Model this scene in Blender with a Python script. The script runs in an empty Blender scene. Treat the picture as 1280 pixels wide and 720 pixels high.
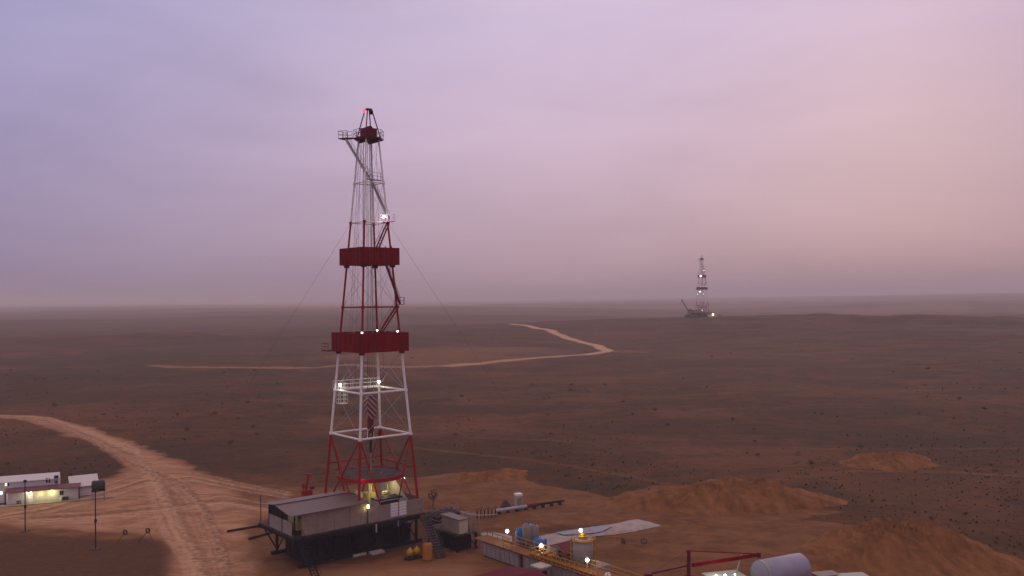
import bpy, math, random
import numpy as np
from mathutils import Vector, Matrix

random.seed(7)
rng = np.random.default_rng(7)
S = bpy.context.scene
COL = S.collection
R = math.radians

# ------------------------------------------------------------------ camera
H = 35.6; F = 1100.0; CX, CY = 640.0, 360.0
PITCH = math.atan(12 / F); ROLL = R(0.5)
fwd = Vector((0, math.cos(PITCH), math.sin(PITCH)))
r0 = Vector((1, 0, 0)); u0 = r0.cross(fwd)
cr = r0 * math.cos(ROLL) - u0 * math.sin(ROLL)
cu = r0 * math.sin(ROLL) + u0 * math.cos(ROLL)
CAM = Vector((0, 0, H))
cam = bpy.data.cameras.new('camera'); co = bpy.data.objects.new('camera', cam); COL.objects.link(co)
m = Matrix((cr, cu, -fwd)).transposed().to_4x4(); m.translation = CAM
co.matrix_world = m
cam.sensor_width = 36; cam.lens = 36 * F / 1280; cam.clip_start = 0.5; cam.clip_end = 200000
S.camera = co

def ray(x, y): return fwd + cr * ((x - CX) / F) - cu * ((y - CY) / F)
def G(x, y, z=0.0):                      # where a sight line meets the level z
    d = ray(x, y); t = (z - H) / d.z
    return CAM + d * t
def D(x, y, Y):                          # where a sight line meets the upright plane at distance Y
    d = ray(x, y); return CAM + d * (Y / d.y)

# ------------------------------------------------------------------ materials
def new_mat(name):
    mt = bpy.data.materials.new(name); mt.use_nodes = True
    return mt, mt.node_tree.nodes, mt.node_tree.links, mt.node_tree.nodes['Principled BSDF']

def mat(name, col, rough=0.6, metal=0.0, wear=0.35, wcol=None, scale=1.2, bump=0.0, ribs=0.0, rib_axis='X', ribamt=0.5):
    mt, N, L, b = new_mat(name)
    tc = N.new('ShaderNodeTexCoord')
    n1 = N.new('ShaderNodeTexNoise'); n1.inputs['Scale'].default_value = scale; n1.inputs['Detail'].default_value = 8; n1.inputs['Roughness'].default_value = 0.7
    L.new(tc.outputs['Object'], n1.inputs['Vector'])
    rp = N.new('ShaderNodeValToRGB'); rp.color_ramp.elements[0].position = 0.42; rp.color_ramp.elements[1].position = 0.72
    L.new(n1.outputs['Fac'], rp.inputs['Fac'])
    mx = N.new('ShaderNodeMix'); mx.data_type = 'RGBA'
    mul = N.new('ShaderNodeMath'); mul.operation = 'MULTIPLY'; mul.inputs[1].default_value = wear
    L.new(rp.outputs['Color'], mul.inputs[0]); L.new(mul.outputs[0], mx.inputs['Factor'])
    mx.inputs[6].default_value = (*col, 1)
    wc = wcol or (0.20, 0.105, 0.06)
    mx.inputs[7].default_value = (*wc, 1)
    L.new(mx.outputs[2], b.inputs['Base Color'])
    b.inputs['Roughness'].default_value = rough; b.inputs['Metallic'].default_value = metal; b.inputs['Specular IOR Level'].default_value = 0.22
    last = None
    if ribs:
        wv = N.new('ShaderNodeTexWave'); wv.wave_type = 'BANDS'; wv.bands_direction = rib_axis; wv.inputs['Scale'].default_value = ribs
        L.new(tc.outputs['Object'], wv.inputs['Vector'])
        bp = N.new('ShaderNodeBump'); bp.inputs['Strength'].default_value = ribamt; bp.inputs['Distance'].default_value = 0.06
        L.new(wv.outputs['Fac'], bp.inputs['Height']); last = bp
    if bump:
        bp2 = N.new('ShaderNodeBump'); bp2.inputs['Strength'].default_value = bump; bp2.inputs['Distance'].default_value = 0.05
        L.new(n1.outputs['Fac'], bp2.inputs['Height'])
        if last: L.new(last.outputs['Normal'], bp2.inputs['Normal'])
        last = bp2
    if last: L.new(last.outputs['Normal'], b.inputs['Normal'])
    return mt

def emit(name, col, strength):
    mt, N, L, b = new_mat(name)
    b.inputs['Base Color'].default_value = (*col, 1)
    b.inputs['Emission Color'].default_value = (*col, 1); b.inputs['Emission Strength'].default_value = strength
    return mt

def stripes(name, a, c, scale, axis='DIAGONAL'):
    mt, N, L, b = new_mat(name)
    tc = N.new('ShaderNodeTexCoord'); w = N.new('ShaderNodeTexWave'); w.bands_direction = axis; w.inputs['Scale'].default_value = scale
    L.new(tc.outputs['Object'], w.inputs['Vector'])
    rp = N.new('ShaderNodeValToRGB'); rp.color_ramp.interpolation = 'CONSTANT'
    rp.color_ramp.elements[0].color = (*a, 1); rp.color_ramp.elements[1].color = (*c, 1); rp.color_ramp.elements[1].position = 0.68
    L.new(w.outputs['Fac'], rp.inputs['Fac']); L.new(rp.outputs['Color'], b.inputs['Base Color']); b.inputs['Roughness'].default_value = 0.5
    return mt

M = {}
M['red'] = mat('red_paint', (0.27, 0.006, 0.012), 0.5, wear=0.35, wcol=(0.16, 0.03, 0.03))
M['panelred'] = mat('red_panel_paint', (0.195, 0.003, 0.007), 0.6, wear=0.8, wcol=(0.09, 0.006, 0.008), scale=0.9, ribs=1.1, rib_axis='X', ribamt=0.3)
M['red'].node_tree.nodes['Principled BSDF'].inputs['Specular IOR Level'].default_value = 0.12
M['panelred'].node_tree.nodes['Principled BSDF'].inputs['Specular IOR Level'].default_value = 0.04
M['darkred'] = mat('dark_red_paint', (0.12, 0.012, 0.02), 0.55, wear=0.4, wcol=(0.06, 0.02, 0.02))
M['white'] = mat('white_paint', (0.72, 0.70, 0.68), 0.5, wear=0.3, wcol=(0.45, 0.36, 0.30))
M['steel'] = mat('grey_steel', (0.28, 0.27, 0.28), 0.5, 0.3, wear=0.4)
M['greypaint'] = mat('weathered_grey_paint', (0.36, 0.34, 0.35), 0.55, wear=0.3, wcol=(0.25, 0.2, 0.18))
M['stairdark'] = mat('dark_stair_steel', (0.055, 0.05, 0.056), 0.6, 0.2, wear=0.5)
M['porchroof'] = mat('dull_maroon_porch_sheet', (0.13, 0.045, 0.055), 0.6, wear=0.6, wcol=(0.16, 0.09, 0.08), ribs=1.5, ribamt=0.25)
M['kioskroof'] = mat('cream_roof_paint', (0.42, 0.37, 0.28), 0.65, wear=0.5)
M['wire'] = mat('wire_rope', (0.07, 0.06, 0.065), 0.6, 0.4)
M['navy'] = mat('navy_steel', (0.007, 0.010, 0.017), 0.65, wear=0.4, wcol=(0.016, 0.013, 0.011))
M['deck'] = mat('dark_deck', (0.02, 0.02, 0.022), 0.85, wear=0.5)
M['black'] = mat('black_rubber', (0.018, 0.017, 0.017), 0.8, wear=0.2, wcol=(0.05, 0.035, 0.03))
M['sheet'] = mat('ribbed_sheet_wall', (0.25, 0.20, 0.165), 0.65, wear=0.6, wcol=(0.15, 0.095, 0.065), scale=0.7, ribs=2.2, ribamt=0.35)
M['sheety'] = mat('ribbed_sheet_wall_end', (0.28, 0.24, 0.23), 0.65, wear=0.5, wcol=(0.17, 0.12, 0.09), scale=0.7, ribs=2.2, rib_axis='Y', ribamt=0.35)
M['shedroof'] = mat('shed_roof_sheet', (0.12, 0.092, 0.09), 0.42, 0.2, wear=0.6, wcol=(0.19, 0.10, 0.095), scale=0.45, ribs=1.6, ribamt=0.15)
M['whitebox'] = mat('white_cabin_paint', (0.56, 0.53, 0.55), 0.55, wear=0.35, wcol=(0.42, 0.33, 0.28), ribs=2.4, ribamt=0.35)
M['whiteroof'] = mat('white_roof_sheet', (0.56, 0.52, 0.51), 0.5, wear=0.35, wcol=(0.45, 0.36, 0.31), ribs=2.0, ribamt=0.2)
M['maroon'] = mat('maroon_roof_sheet', (0.11, 0.008, 0.025), 0.7, wear=0.3, wcol=(0.12, 0.04, 0.04), ribs=1.5, ribamt=0.25)
M['tank'] = mat('mud_tank_paint', (0.27, 0.245, 0.25), 0.65, wear=0.65, wcol=(0.15, 0.095, 0.07), scale=0.9, ribs=1.0, rib_axis='Y', ribamt=0.6)
M['rustdeck'] = mat('rusty_orange_deck', (0.19, 0.078, 0.024), 0.8, wear=0.6, wcol=(0.11, 0.05, 0.025), scale=1.5, bump=0.3)
M['yellow'] = mat('yellow_paint', (0.42, 0.22, 0.02), 0.55, wear=0.5, wcol=(0.20, 0.09, 0.03))
M['yelgreen'] = mat('pale_yellow_machine_paint', (0.52, 0.46, 0.20), 0.5, wear=0.4, wcol=(0.2, 0.15, 0.06), scale=2)
M['orange'] = mat('orange_paint', (0.30, 0.105, 0.018), 0.55, wear=0.3, wcol=(0.3, 0.1, 0.03))
M['blue'] = mat('blue_paint', (0.014, 0.13, 0.34), 0.45, wear=0.3, wcol=(0.05, 0.08, 0.12))
M['hopper'] = mat('grey_hopper_paint', (0.21, 0.18, 0.16), 0.6, wear=0.5, wcol=(0.2, 0.13, 0.1))
M['silo'] = mat('grey_tank_shell', (0.24, 0.225, 0.225), 0.55, wear=0.35, wcol=(0.26, 0.2, 0.17))
M['green'] = mat('dark_green_paint', (0.008, 0.030, 0.02), 0.6, wear=0.3)
M['glass'] = mat('dark_window_glass', (0.02, 0.022, 0.028), 0.12, wear=0.0)
M['concrete'] = mat('pale_concrete', (0.42, 0.38, 0.34), 0.85, wear=0.5, bump=0.3)
M['pathm'] = mat('dusty_concrete_path', (0.27, 0.24, 0.17), 0.9, wear=0.6, wcol=(0.26, 0.16, 0.1), bump=0.3)
M['liner'] = mat('pale_liner_sheet', (0.33, 0.275, 0.25), 0.6, wear=0.8, wcol=(0.18, 0.12, 0.09), scale=0.5, bump=1.0)
M['tanktop'] = mat('white_tank_shell', (0.29, 0.285, 0.36), 0.6, wear=0.4, wcol=(0.20, 0.165, 0.16), scale=0.7)
M['palegreen'] = mat('pale_green_paint', (0.30, 0.33, 0.28), 0.55, wear=0.35)
M['tarp'] = mat('dark_tarpaulin', (0.045, 0.038, 0.036), 0.7, wear=0.4, bump=0.6)
M['purple'] = mat('faded_hose', (0.13, 0.085, 0.095), 0.7, wear=0.5)
M['lamp'] = emit('white_lamp', (1.0, 0.93, 1.0), 6)
M['lampsmall'] = emit('small_white_lamp', (1.0, 0.9, 0.92), 5)
M['lampy'] = emit('warm_lamp', (1.0, 0.9, 0.45), 9)
M['lampred'] = emit('red_beacon', (1.0, 0.10, 0.16), 1.5)
M['litwin'] = emit('lit_window', (0.95, 0.85, 0.5), 1.2)
M['block'] = stripes('red_white_block_stripes', (0.13, 0.008, 0.014), (0.36, 0.28, 0.28), 0.8)
M['shrub'] = mat('dry_shrub_leaves', (0.066, 0.040, 0.017), 0.9, wear=0.8, wcol=(0.10, 0.055, 0.024), scale=0.3)
M['bark'] = mat('dry_bark', (0.05, 0.035, 0.025), 0.9)

for k_, v_ in (('maroon', 0.04), ('darkred', 0.1), ('liner', 0.1), ('tanktop', 0.15), ('navy', 0.1)): M[k_].node_tree.nodes['Principled BSDF'].inputs['Specular IOR Level'].default_value = v_
# ------------------------------------------------------------------ mesh builder
class MB:
    def __init__(s): s.v = []; s.f = []; s.mi = []; s.ms = []
    def slot(s, mt):
        mt = M[mt] if isinstance(mt, str) else mt
        if mt not in s.ms: s.ms.append(mt)
        return s.ms.index(mt)
    def add(s, vs, fs, mt):
        o = len(s.v); k = s.slot(mt)
        s.v += [tuple(p) for p in vs]
        for f in fs: s.f.append(tuple(i + o for i in f)); s.mi.append(k)
    def box(s, lo, hi, mt):
        x0, y0, z0 = lo; x1, y1, z1 = hi
        s.add([(x0,y0,z0),(x1,y0,z0),(x1,y1,z0),(x0,y1,z0),(x0,y0,z1),(x1,y0,z1),(x1,y1,z1),(x0,y1,z1)],
              [(0,3,2,1),(4,5,6,7),(0,1,5,4),(1,2,6,5),(2,3,7,6),(3,0,4,7)], mt)
        return s
    def tube(s, p, q, r, mt, n=8, r2=None):
        p, q = Vector(p), Vector(q); a = (q - p)
        if a.length < 1e-6: return s
        a.normalize(); b = a.orthogonal().normalized(); c = a.cross(b); r2 = r if r2 is None else r2
        vs = []
        for i in range(n):
            t = 2 * math.pi * i / n; d = b * math.cos(t) + c * math.sin(t)
            vs.append(p + d * r); vs.append(q + d * r2)
        fs = [(2*i, (2*i+2) % (2*n), (2*i+3) % (2*n), 2*i+1) for i in range(n)]
        fs.append(tuple(range(2*n-2, -1, -2))); fs.append(tuple(range(1, 2*n, 2)))
        s.add(vs, fs, mt); return s
    def bar(s, p, q, w, h, mt):           # rectangular bar, h along world up where possible
        p, q = Vector(p), Vector(q); a = (q - p).normalized()
        up = Vector((0,0,1)) if abs(a.z) < 0.95 else Vector((0,1,0))
        c = a.cross(up).normalized() * w / 2; d = c.cross(a).normalized() * h / 2
        s.add([p-c-d, p+c-d, p+c+d, p-c+d, q-c-d, q+c-d, q+c+d, q-c+d],
              [(0,1,2,3),(7,6,5,4),(0,4,5,1),(1,5,6,2),(2,6,7,3),(3,7,4,0)], mt); return s
    def ball(s, c, r, mt, nu=12, nv=8, sc=(1,1,1)):
        c = Vector(c); vs = [c + Vector((0,0,r*sc[2]))]
        for j in range(1, nv):
            ph = math.pi * j / nv
            for i in range(nu):
                t = 2*math.pi*i/nu
                vs.append(c + Vector((r*sc[0]*math.sin(ph)*math.cos(t), r*sc[1]*math.sin(ph)*math.sin(t), r*sc[2]*math.cos(ph))))
        vs.append(c - Vector((0,0,r*sc[2]))); fs = []
        for i in range(nu): fs.append((0, 1+i, 1+(i+1) % nu))
        for j in range(nv-2):
            for i in range(nu):
                a = 1+j*nu+i; b = 1+j*nu+(i+1) % nu
                fs.append((a, a+nu, b+nu, b))
        e = len(vs)-1; o = 1+(nv-2)*nu
        for i in range(nu): fs.append((e, o+(i+1) % nu, o+i))
        s.add(vs, fs, mt); return s
    def lathe(s, prof, mt, n=20, c=(0,0,0), axis='Z'):
        vs = []; k = len(prof)
        for i in range(n):
            t = 2*math.pi*i/n
            for (r, z) in prof:
                a, b = r*math.cos(t), r*math.sin(t)
                p = (a, b, z) if axis == 'Z' else ((z, a, b) if axis == 'X' else (b, z, a))
                vs.append((p[0]+c[0], p[1]+c[1], p[2]+c[2]))
        fs = []
        for i in range(n):
            j = (i+1) % n
            for q in range(k-1): fs.append((i*k+q, j*k+q, j*k+q+1, i*k+q+1))
        s.add(vs, fs, mt); return s
    def ring(s, c, Rr, r, mt, nrm=(0,0,1), n=24, m=8):
        c = Vector(c); a = Vector(nrm).normalized(); b = a.orthogonal().normalized(); d = a.cross(b)
        vs = []; fs = []
        for i in range(n):
            t = 2*math.pi*i/n; e = b*math.cos(t)+d*math.sin(t)
            for j in range(m):
                p = 2*math.pi*j/m; vs.append(c+e*(Rr+r*math.cos(p))+a*r*math.sin(p))
        for i in range(n):
            for j in range(m):
                fs.append((i*m+j, ((i+1) % n)*m+j, ((i+1) % n)*m+(j+1) % m, i*m+(j+1) % m))
        s.add(vs, fs, mt); return s
    def prism(s, pts, z0, z1, mt):         # polygon (anticlockwise) raised from z0 to z1
        n = len(pts)
        vs = [(x, y, z0) for x, y in pts]+[(x, y, z1) for x, y in pts]
        fs = [tuple(range(n-1, -1, -1)), tuple(range(n, 2*n))]+[(i, (i+1) % n, n+(i+1) % n, n+i) for i in range(n)]
        s.add(vs, fs, mt); return s
    def rail(s, pts, mt, h=1.05, r=0.03, step=1.5, rows=2):
        for p, q in zip(pts[:-1], pts[1:]):
            p, q = Vector(p), Vector(q); n = max(1, round((q-p).length/step))
            for i in range(n+1):
                w = p.lerp(q, i/n); s.tube(w, w+Vector((0,0,h)), r, mt, 6)
            for k in range(rows):
                z = Vector((0,0,h*(k+1)/rows)); s.tube(p+z, q+z, r, mt, 6)
        return s
    def stair(s, p, q, w, mt, rails=True, side=None, step=0.28, th=0.05):
        p, q = Vector(p), Vector(q); hdir = Vector((q.x-p.x, q.y-p.y, 0)).normalized(); sd = Vector((-hdir.y, hdir.x, 0))*w/2
        for g in (-1, 1):
            s.bar(p+sd*g, q+sd*g, 0.06, 0.22, mt)
            if rails:
                z = Vector((0,0,0.95)); s.tube(p+sd*g+z, q+sd*g+z, 0.028, mt, 6)
                n = max(2, round((q-p).length/1.4))
                for i in range(n+1):
                    a = p.lerp(q, i/n)+sd*g; s.tube(a, a+z, 0.022, mt, 6)
        n = max(2, int(abs(q.z-p.z)/step))
        for i in range(1, n):
            c = p.lerp(q, i/n); a = hdir*0.13
            s.add([c-sd-a+Vector((0,0,th/2)), c+sd-a+Vector((0,0,th/2)), c+sd+a+Vector((0,0,th/2)), c-sd+a+Vector((0,0,th/2)),
                   c-sd-a-Vector((0,0,th/2)), c+sd-a-Vector((0,0,th/2)), c+sd+a-Vector((0,0,th/2)), c-sd+a-Vector((0,0,th/2))],
                  [(0,1,2,3),(7,6,5,4),(0,4,5,1),(1,5,6,2),(2,6,7,3),(3,7,4,0)], mt)
        return s
    def build(s, name, parent=None, smooth=False, label=None):
        me = bpy.data.meshes.new(name); me.from_pydata(s.v, [], s.f)
        for mt in s.ms: me.materials.append(mt)
        me.polygons.foreach_set('material_index', s.mi)
        if smooth: me.polygons.foreach_set('use_smooth', [True]*len(s.f))
        me.validate(); me.update()
        o = bpy.data.objects.new(name, me); COL.objects.link(o)
        if parent is not None: o.parent = parent
        if label: o['label'] = label
        return o

def tag(o, label, cat, group=None, kind=None):
    o['label'] = label
    if cat: o['category'] = cat
    if group: o['group'] = group
    if kind: o['kind'] = kind
    return o
def thing(name, label, cat, loc, rot=0.0, group=None):
    o = bpy.data.objects.new(name, None); COL.objects.link(o); o.empty_display_size = 0.3
    o.location = loc; o.rotation_euler = (0, 0, rot)
    return tag(o, label, cat, group)
def copy_tree(o, parent=None):
    c = o.copy(); COL.objects.link(c)
    if parent is not None: c.parent = parent
    for ch in list(o.children): copy_tree(ch, c)
    return c
def solo(name, mb, label, cat, loc=(0,0,0), rot=0.0, group=None, smooth=False):
    o = mb.build(name, None, smooth); o.location = loc; o.rotation_euler = (0,0,rot)
    return tag(o, label, cat, group)
def loc_of(P, root, ang):
    d = Vector(P)-Vector(root); c, s_ = math.cos(ang), math.sin(ang)
    return Vector((d.x*c+d.y*s_, -d.x*s_+d.y*c, d.z))
def point(loc, power, col, r=0.15, name='lamp_light'):
    l = bpy.data.lights.new(name, 'POINT'); l.energy = power; l.color = col; l.shadow_soft_size = r
    o = bpy.data.objects.new(name, l); COL.objects.link(o); o.location = loc; return o

# ------------------------------------------------------------------ terrain
def hashg(ix, iy, sd):
    h = (ix.astype(np.int64)*374761393 + iy.astype(np.int64)*668265263 + sd*1442695041) & 0x7fffffff
    h = ((h ^ (h >> 13))*1274126177) & 0x7fffffff
    return ((h ^ (h >> 16)) & 0xffff)/65535.0
def vnoise(x, y, sd=0):
    ix = np.floor(x); iy = np.floor(y); fx = x-ix; fy = y-iy
    fx = fx*fx*(3-2*fx); fy = fy*fy*(3-2*fy)
    a = hashg(ix, iy, sd); b = hashg(ix+1, iy, sd); c = hashg(ix, iy+1, sd); d = hashg(ix+1, iy+1, sd)
    return (a*(1-fx)+b*fx)*(1-fy)+(c*(1-fx)+d*fx)*fy
def fbm(x, y, o=4, sd=0):
    t = 0; a = 0.5; n = 0
    for i in range(o): t = t+a*vnoise(x*2**i, y*2**i, sd+i*17); n += a; a *= 0.5
    return t/n
def sstep(a, b, x): t = np.clip((x-a)/(b-a), 0, 1); return t*t*(3-2*t)

RIG2 = D(878, 398, 905.0)
def height(x, y):
    d = np.sqrt(x*x+y*y)
    far = sstep(650, 1900, d); mid = sstep(170, 420, d)
    h = (fbm(x/9, y/9, 3, 3)-0.5)*0.35
    h = h+mid*(fbm(x/70+4, y/70, 4, 5)-0.5)*3.2
    h = h+far*((fbm(x/900+2.3, y/420+7.7, 4, 9)-0.42)*26)
    h = h+sstep(3000, 9000, d)*(fbm(x/4000+1.3, y/2500+3.7, 3, 11)-0.6)*28
    h = h+sstep(0.12, 0.3, x/np.maximum(y, 1))*sstep(330, 650, d)*(1-sstep(1500, 3000, d))*(fbm(x/110+1.7, y/45+3.1, 4, 83)-0.5)*11*(1-np.exp(-(((x-RIG2.x)/120)**2+((y-RIG2.y)/80)**2)))
    h = h+sstep(2600, 6000, d)*sstep(0.02, 0.6, x/np.maximum(y, 1))*30
    g = np.exp(-(((x-RIG2.x)/330)**2+((y-RIG2.y-20)/190)**2))
    h = h*(1-0.85*g*far)+g*(RIG2.z+0.3)
    g2 = np.exp(-(((x-410)/170)**2+((y-880)/60)**2)); h = h+g2*8*(0.5+1.0*fbm(x/45, y/45, 4, 21))
    g4 = np.exp(-(((x-1200)/480)**2+((y-2500)/170)**2)); h = h+g4*9*(0.5+1.0*fbm(x/140, y/140, 4, 23))
    g5 = np.exp(-(((x+60)/260)**2+((y-1500)/110)**2)); h = h+g5*9*(0.5+1.0*fbm(x/90, y/90, 4, 25))
    g3 = np.exp(-(((x+330)/260)**2+((y-760)/45)**2)); h = h+g3*5*(0.5+1.0*fbm(x/40, y/40, 4, 27))
    flat = 1-sstep(0, 30, np.maximum(np.abs(x+20)-90, np.maximum(90-y, y-165)))
    return h*(1-0.8*flat)

def seg_dist(x, y, pts):
    d = np.full(x.shape, 1e9)
    for (ax, ay), (bx, by) in zip(pts[:-1], pts[1:]):
        dx, dy = bx-ax, by-ay; t = np.clip(((x-ax)*dx+(y-ay)*dy)/(dx*dx+dy*dy+1e-9), 0, 1)
        d = np.minimum(d, np.hypot(x-ax-t*dx, y-ay-t*dy))
    return d
def poly_sd(x, y, pts):                 # signed distance, positive inside
    ins = np.zeros(x.shape, bool); n = len(pts)
    for i in range(n):
        (ax, ay), (bx, by) = pts[i], pts[(i+1) % n]
        c = ((ay > y) != (by > y)) & (x < (bx-ax)*(y-ay)/(by-ay+1e-12)+ax)
        ins ^= c
    d = seg_dist(x, y, pts+[pts[0]])
    return np.where(ins, d, -d)
def gp(pl): return [tuple(G(px, py)[:2]) for px, py in pl]

BARE_PL = [(-60,518),(0,519.5),(60,523),(110,534),(160,551),(215,573),(260,591),(320,607),(420,608),(520,598),(600,588),(650,594),(700,612),(760,622),(840,605),
            (1050,640),(1000,650),(1100,660),(1300,720),(1400,900),(-300,900),(-200,645),(-60,640),(60,628),(116,600),(142,594),(160,581),(142,567),(100,548),(50,531),(0,524),(-60,522)]
def make_terrain():
    rr = np.concatenate([np.linspace(12, 98, 34), np.linspace(100, 330, 430), np.geomspace(331, 1600, 300), np.geomspace(1630, 45000, 110)])
    aa = np.radians(np.concatenate([np.linspace(-80, -34.5, 46), np.linspace(-34, 34, 640), np.linspace(34.5, 80, 46)]))
    nr, na = len(rr), len(aa)
    RR, AA = np.meshgrid(rr, aa, indexing='ij')
    X = (RR*np.sin(AA)).ravel(); Y = (RR*np.cos(AA)).ravel()
    Z = height(X, Y)
    tkl = np.zeros(X.shape); tkd = np.zeros(X.shape); bare = np.zeros(X.shape); pale = np.zeros(X.shape); dark = np.zeros(X.shape)
    wob = (fbm(X/6, Y/6, 4, 31)-0.5)*7; wobs = (fbm(X/2.2, Y/2.2, 3, 41)-0.5)*2.4
    near = Y < 420
    def region(pl, soft, wb, val, arr):
        pts = gp(pl); sd = poly_sd(X[near], Y[near], pts)+wb*wob[near]+wobs[near]*0.5
        k = sstep(-soft, soft, sd)*val; arr[near] = np.maximum(arr[near], k)
    # bare graded ground round the rig and the haul road
    region(BARE_PL, 2.0, 0.7, 1.0, bare)
    region([(-60,518.5),(0,520),(60,523),(110,534.5),(160,552),(215,575),(250,592),(290,612),(320,640),(300,668),(330,720),(380,800),(220,800),(212,690),(200,668),(120,664),(0,655),(-100,650),(-100,638),(60,629),(120,603),(145,596),(163,582),(145,567),(100,548.5),(50,531),(0,524),(-60,521)], 2.5, 0.6, 0.85, pale)
    region([(205,900),(225,690),(250,640),(290,640),(275,690),(300,900)], 3, 0.3, 1.0, pale)
    region([(340,900),(370,712),(560,702),(600,705),(640,900)], 4, 0.6, 0.45, pale)
    region([(270,680),(330,650),(420,625),(300,622)], 4, 0.6, 0.5, pale)
    region([(500,628),(620,612),(760,640),(690,655),(600,650)], 3, 0.6, 0.15, pale)
    # scrubby and other darker ground
    region([(-200,668),(0,667),(60,668),(150,674),(206,676),(216,686),(205,730),(210,900),(-300,900)], 2.0, 0.4, 0.85, dark)
    region([(255,668),(330,672),(372,690),(350,702),(290,712)], 3, 0.6, 0.35, dark)
    region([(368,712),(480,699),(560,686),(600,700),(605,660),(540,640),(340,650)], 2.5, 0.5, 0.8, dark)  # darker soil beneath and around the platform
    region([(678,668),(745,659),(752,654),(700,655),(660,662)], 1.5, 0.4, 0.9, dark)
    # tracks
    def track(pl, w, val, arr, wb=0.3, mask=None):
        pts = gp(pl); mk = near if mask is None else mask
        d = seg_dist(X[mk], Y[mk], pts)+wb*wobs[mk]
        arr[mk] = np.maximum(arr[mk], (1-sstep(w*0.5, w*1.1, d))*val)
    for k in range(30):
        o = rng.uniform(-1, 1); j = lambda s: rng.uniform(-s, s)
        pts = [(0,521+o*1.0),(60,526.5+o*2.5),(120,548+o*7),(170,572+o*13),(205+o*22,600+j(3)),(225+o*35,630+j(4)),(240+o*40,660+j(6)),(258+o*30,700),(270+o*30,760)]
        if k % 3 == 1: pts = [(0,648+o*7),(60,640+o*10),(120,625+o*14),(180,606+o*14),(240,600+o*9),(300,612+o*8),(360,622+o*6)]
        if k % 3 == 2: pts = [(30,652+o*9),(110,648+o*9),(200,640+o*12),(280,630+o*12),(350,640+o*8)]
        vv = rng.uniform(0.35, 0.8); track(pts, rng.uniform(0.35, 0.9), vv, tkl if k % 2 else tkd, 0.35)
    m_all = Y < 1400
    track([(-50,536),(280,537),(420,541),(560,546),(700,551),(870,556),(1060,562),(1290,560)], 2.2, 0.36, bare, 0.8)
    track([(880,614),(960,601),(1070,589),(1180,590),(1300,596)], 2.0, 0.42, bare, 0.6)
    track([(755,441),(860,462),(1000,480),(1150,492),(1300,512)], 2.6, 0.34, bare, 0.8)
    track([(520,560),(640,572),(760,590),(840,606)], 1.8, 0.4, bare, 0.6)
    track([(-20,559),(120,556)], 1.5, 0.25, bare, 0.6)
    # far roads and pale flats
    def ftrack(pl, w, val, arr):
        pts = gp(pl); mk = (Y > 330) & (Y < 1500)
        d = seg_dist(X[mk]+(fbm(X[mk]/60, Y[mk]/60, 3, 52)-0.5)*10, Y[mk]+(fbm(X[mk]/60, Y[mk]/60, 3, 53)-0.5)*24, pts)
        arr[mk] = np.maximum(arr[mk], (1-sstep(w*0.6, w*1.2, d))*val)
    road = [(200,457),(300,459.5),(400,459),(440,455.5),(500,459),(570,457),(660,449.5),(735,443),(757,440),(745,434.5),(700,425),(668,419),(640,414)]
    ftrack(road[:4], 5.5, 0.5, pale); ftrack(road[3:6], 6, 0.55, pale); ftrack(road[5:8], 7, 0.8, pale); ftrack(road[:7], 6, 0.5, bare)
    ftrack(road[7:], 4.2, 1.3, pale); ftrack(road[7:], 4.5, 1.0, bare); ftrack(road[7:], 3.4, 1.0, tkl); ftrack(road[5:8], 5, 0.4, tkl)
    ftrack([(757,440),(800,441)], 8, 0.7, bare)
    def fregion(pl, val, arr, soft=25):
        pts = gp(pl); mk = (Y > 300) & (Y < 2500)
        sd = poly_sd(X[mk], Y[mk], pts)+(fbm(X[mk]/50, Y[mk]/50, 4, 61)-0.5)*90
        arr[mk] = np.maximum(arr[mk], sstep(-soft, soft, sd)*val)
    fregion([(390,452),(470,438),(620,432),(730,440),(650,453),(500,462)], 0.56, bare)
    fregion([(760,403),(950,401),(950,408),(800,410)], 0.42, bare)
    fregion([(1020,386),(1220,383),(1220,393),(1100,398)], 0.5, bare)
    fregion([(850,430),(1180,425),(1230,440),(1180,465),(950,452),(760,462)], 0.30, bare)
    fregion([(0,425),(180,418),(200,430),(0,440)], 0.25, bare)
    ftrack([(1085,378),(1110,384),(1150,392)], 14, 0.9, bare)
    dd_ = np.hypot(X, Y); bare = np.maximum(bare, sstep(900, 2600, dd_)*sstep(0.42, 0.6, fbm(X/700, Y/260, 4, 91))*0.75)  # pale flats far out, strengthened with distance as haze painted into the soil
    V = np.stack([X, Y, Z], 1)
    i = np.arange(nr-1)[:, None]*na+np.arange(na-1)[None, :]
    Fq = np.stack([i, i+1, i+na+1, i+na], -1).reshape(-1, 4)[:, ::-1]
    me = bpy.data.meshes.new('ground'); me.vertices.add(len(V)); me.vertices.foreach_set('co', V.ravel())
    me.loops.add(Fq.size); me.loops.foreach_set('vertex_index', Fq.ravel().astype(np.int32))
    me.polygons.add(len(Fq)); me.polygons.foreach_set('loop_start', np.arange(0, Fq.size, 4, dtype=np.int32)); me.polygons.foreach_set('loop_total', np.full(len(Fq), 4, np.int32))
    me.polygons.foreach_set('use_smooth', np.ones(len(Fq), bool))
    me.update(calc_edges=True)
    at = me.attributes.new('soil', 'FLOAT_COLOR', 'POINT')
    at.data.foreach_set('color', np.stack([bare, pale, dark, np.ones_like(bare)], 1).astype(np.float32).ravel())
    at2 = me.attributes.new('wheel_tracks', 'FLOAT_COLOR', 'POINT')
    at2.data.foreach_set('color', np.stack([tkl, tkd, 0*bare, np.ones_like(bare)], 1).astype(np.float32).ravel())
    me.materials.append(ground_material())
    o = bpy.data.objects.new('ground', me); COL.objects.link(o); o['kind'] = 'structure'
    o['label'] = 'red brown steppe ground with dirt tracks and scrub'
    return o

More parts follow.
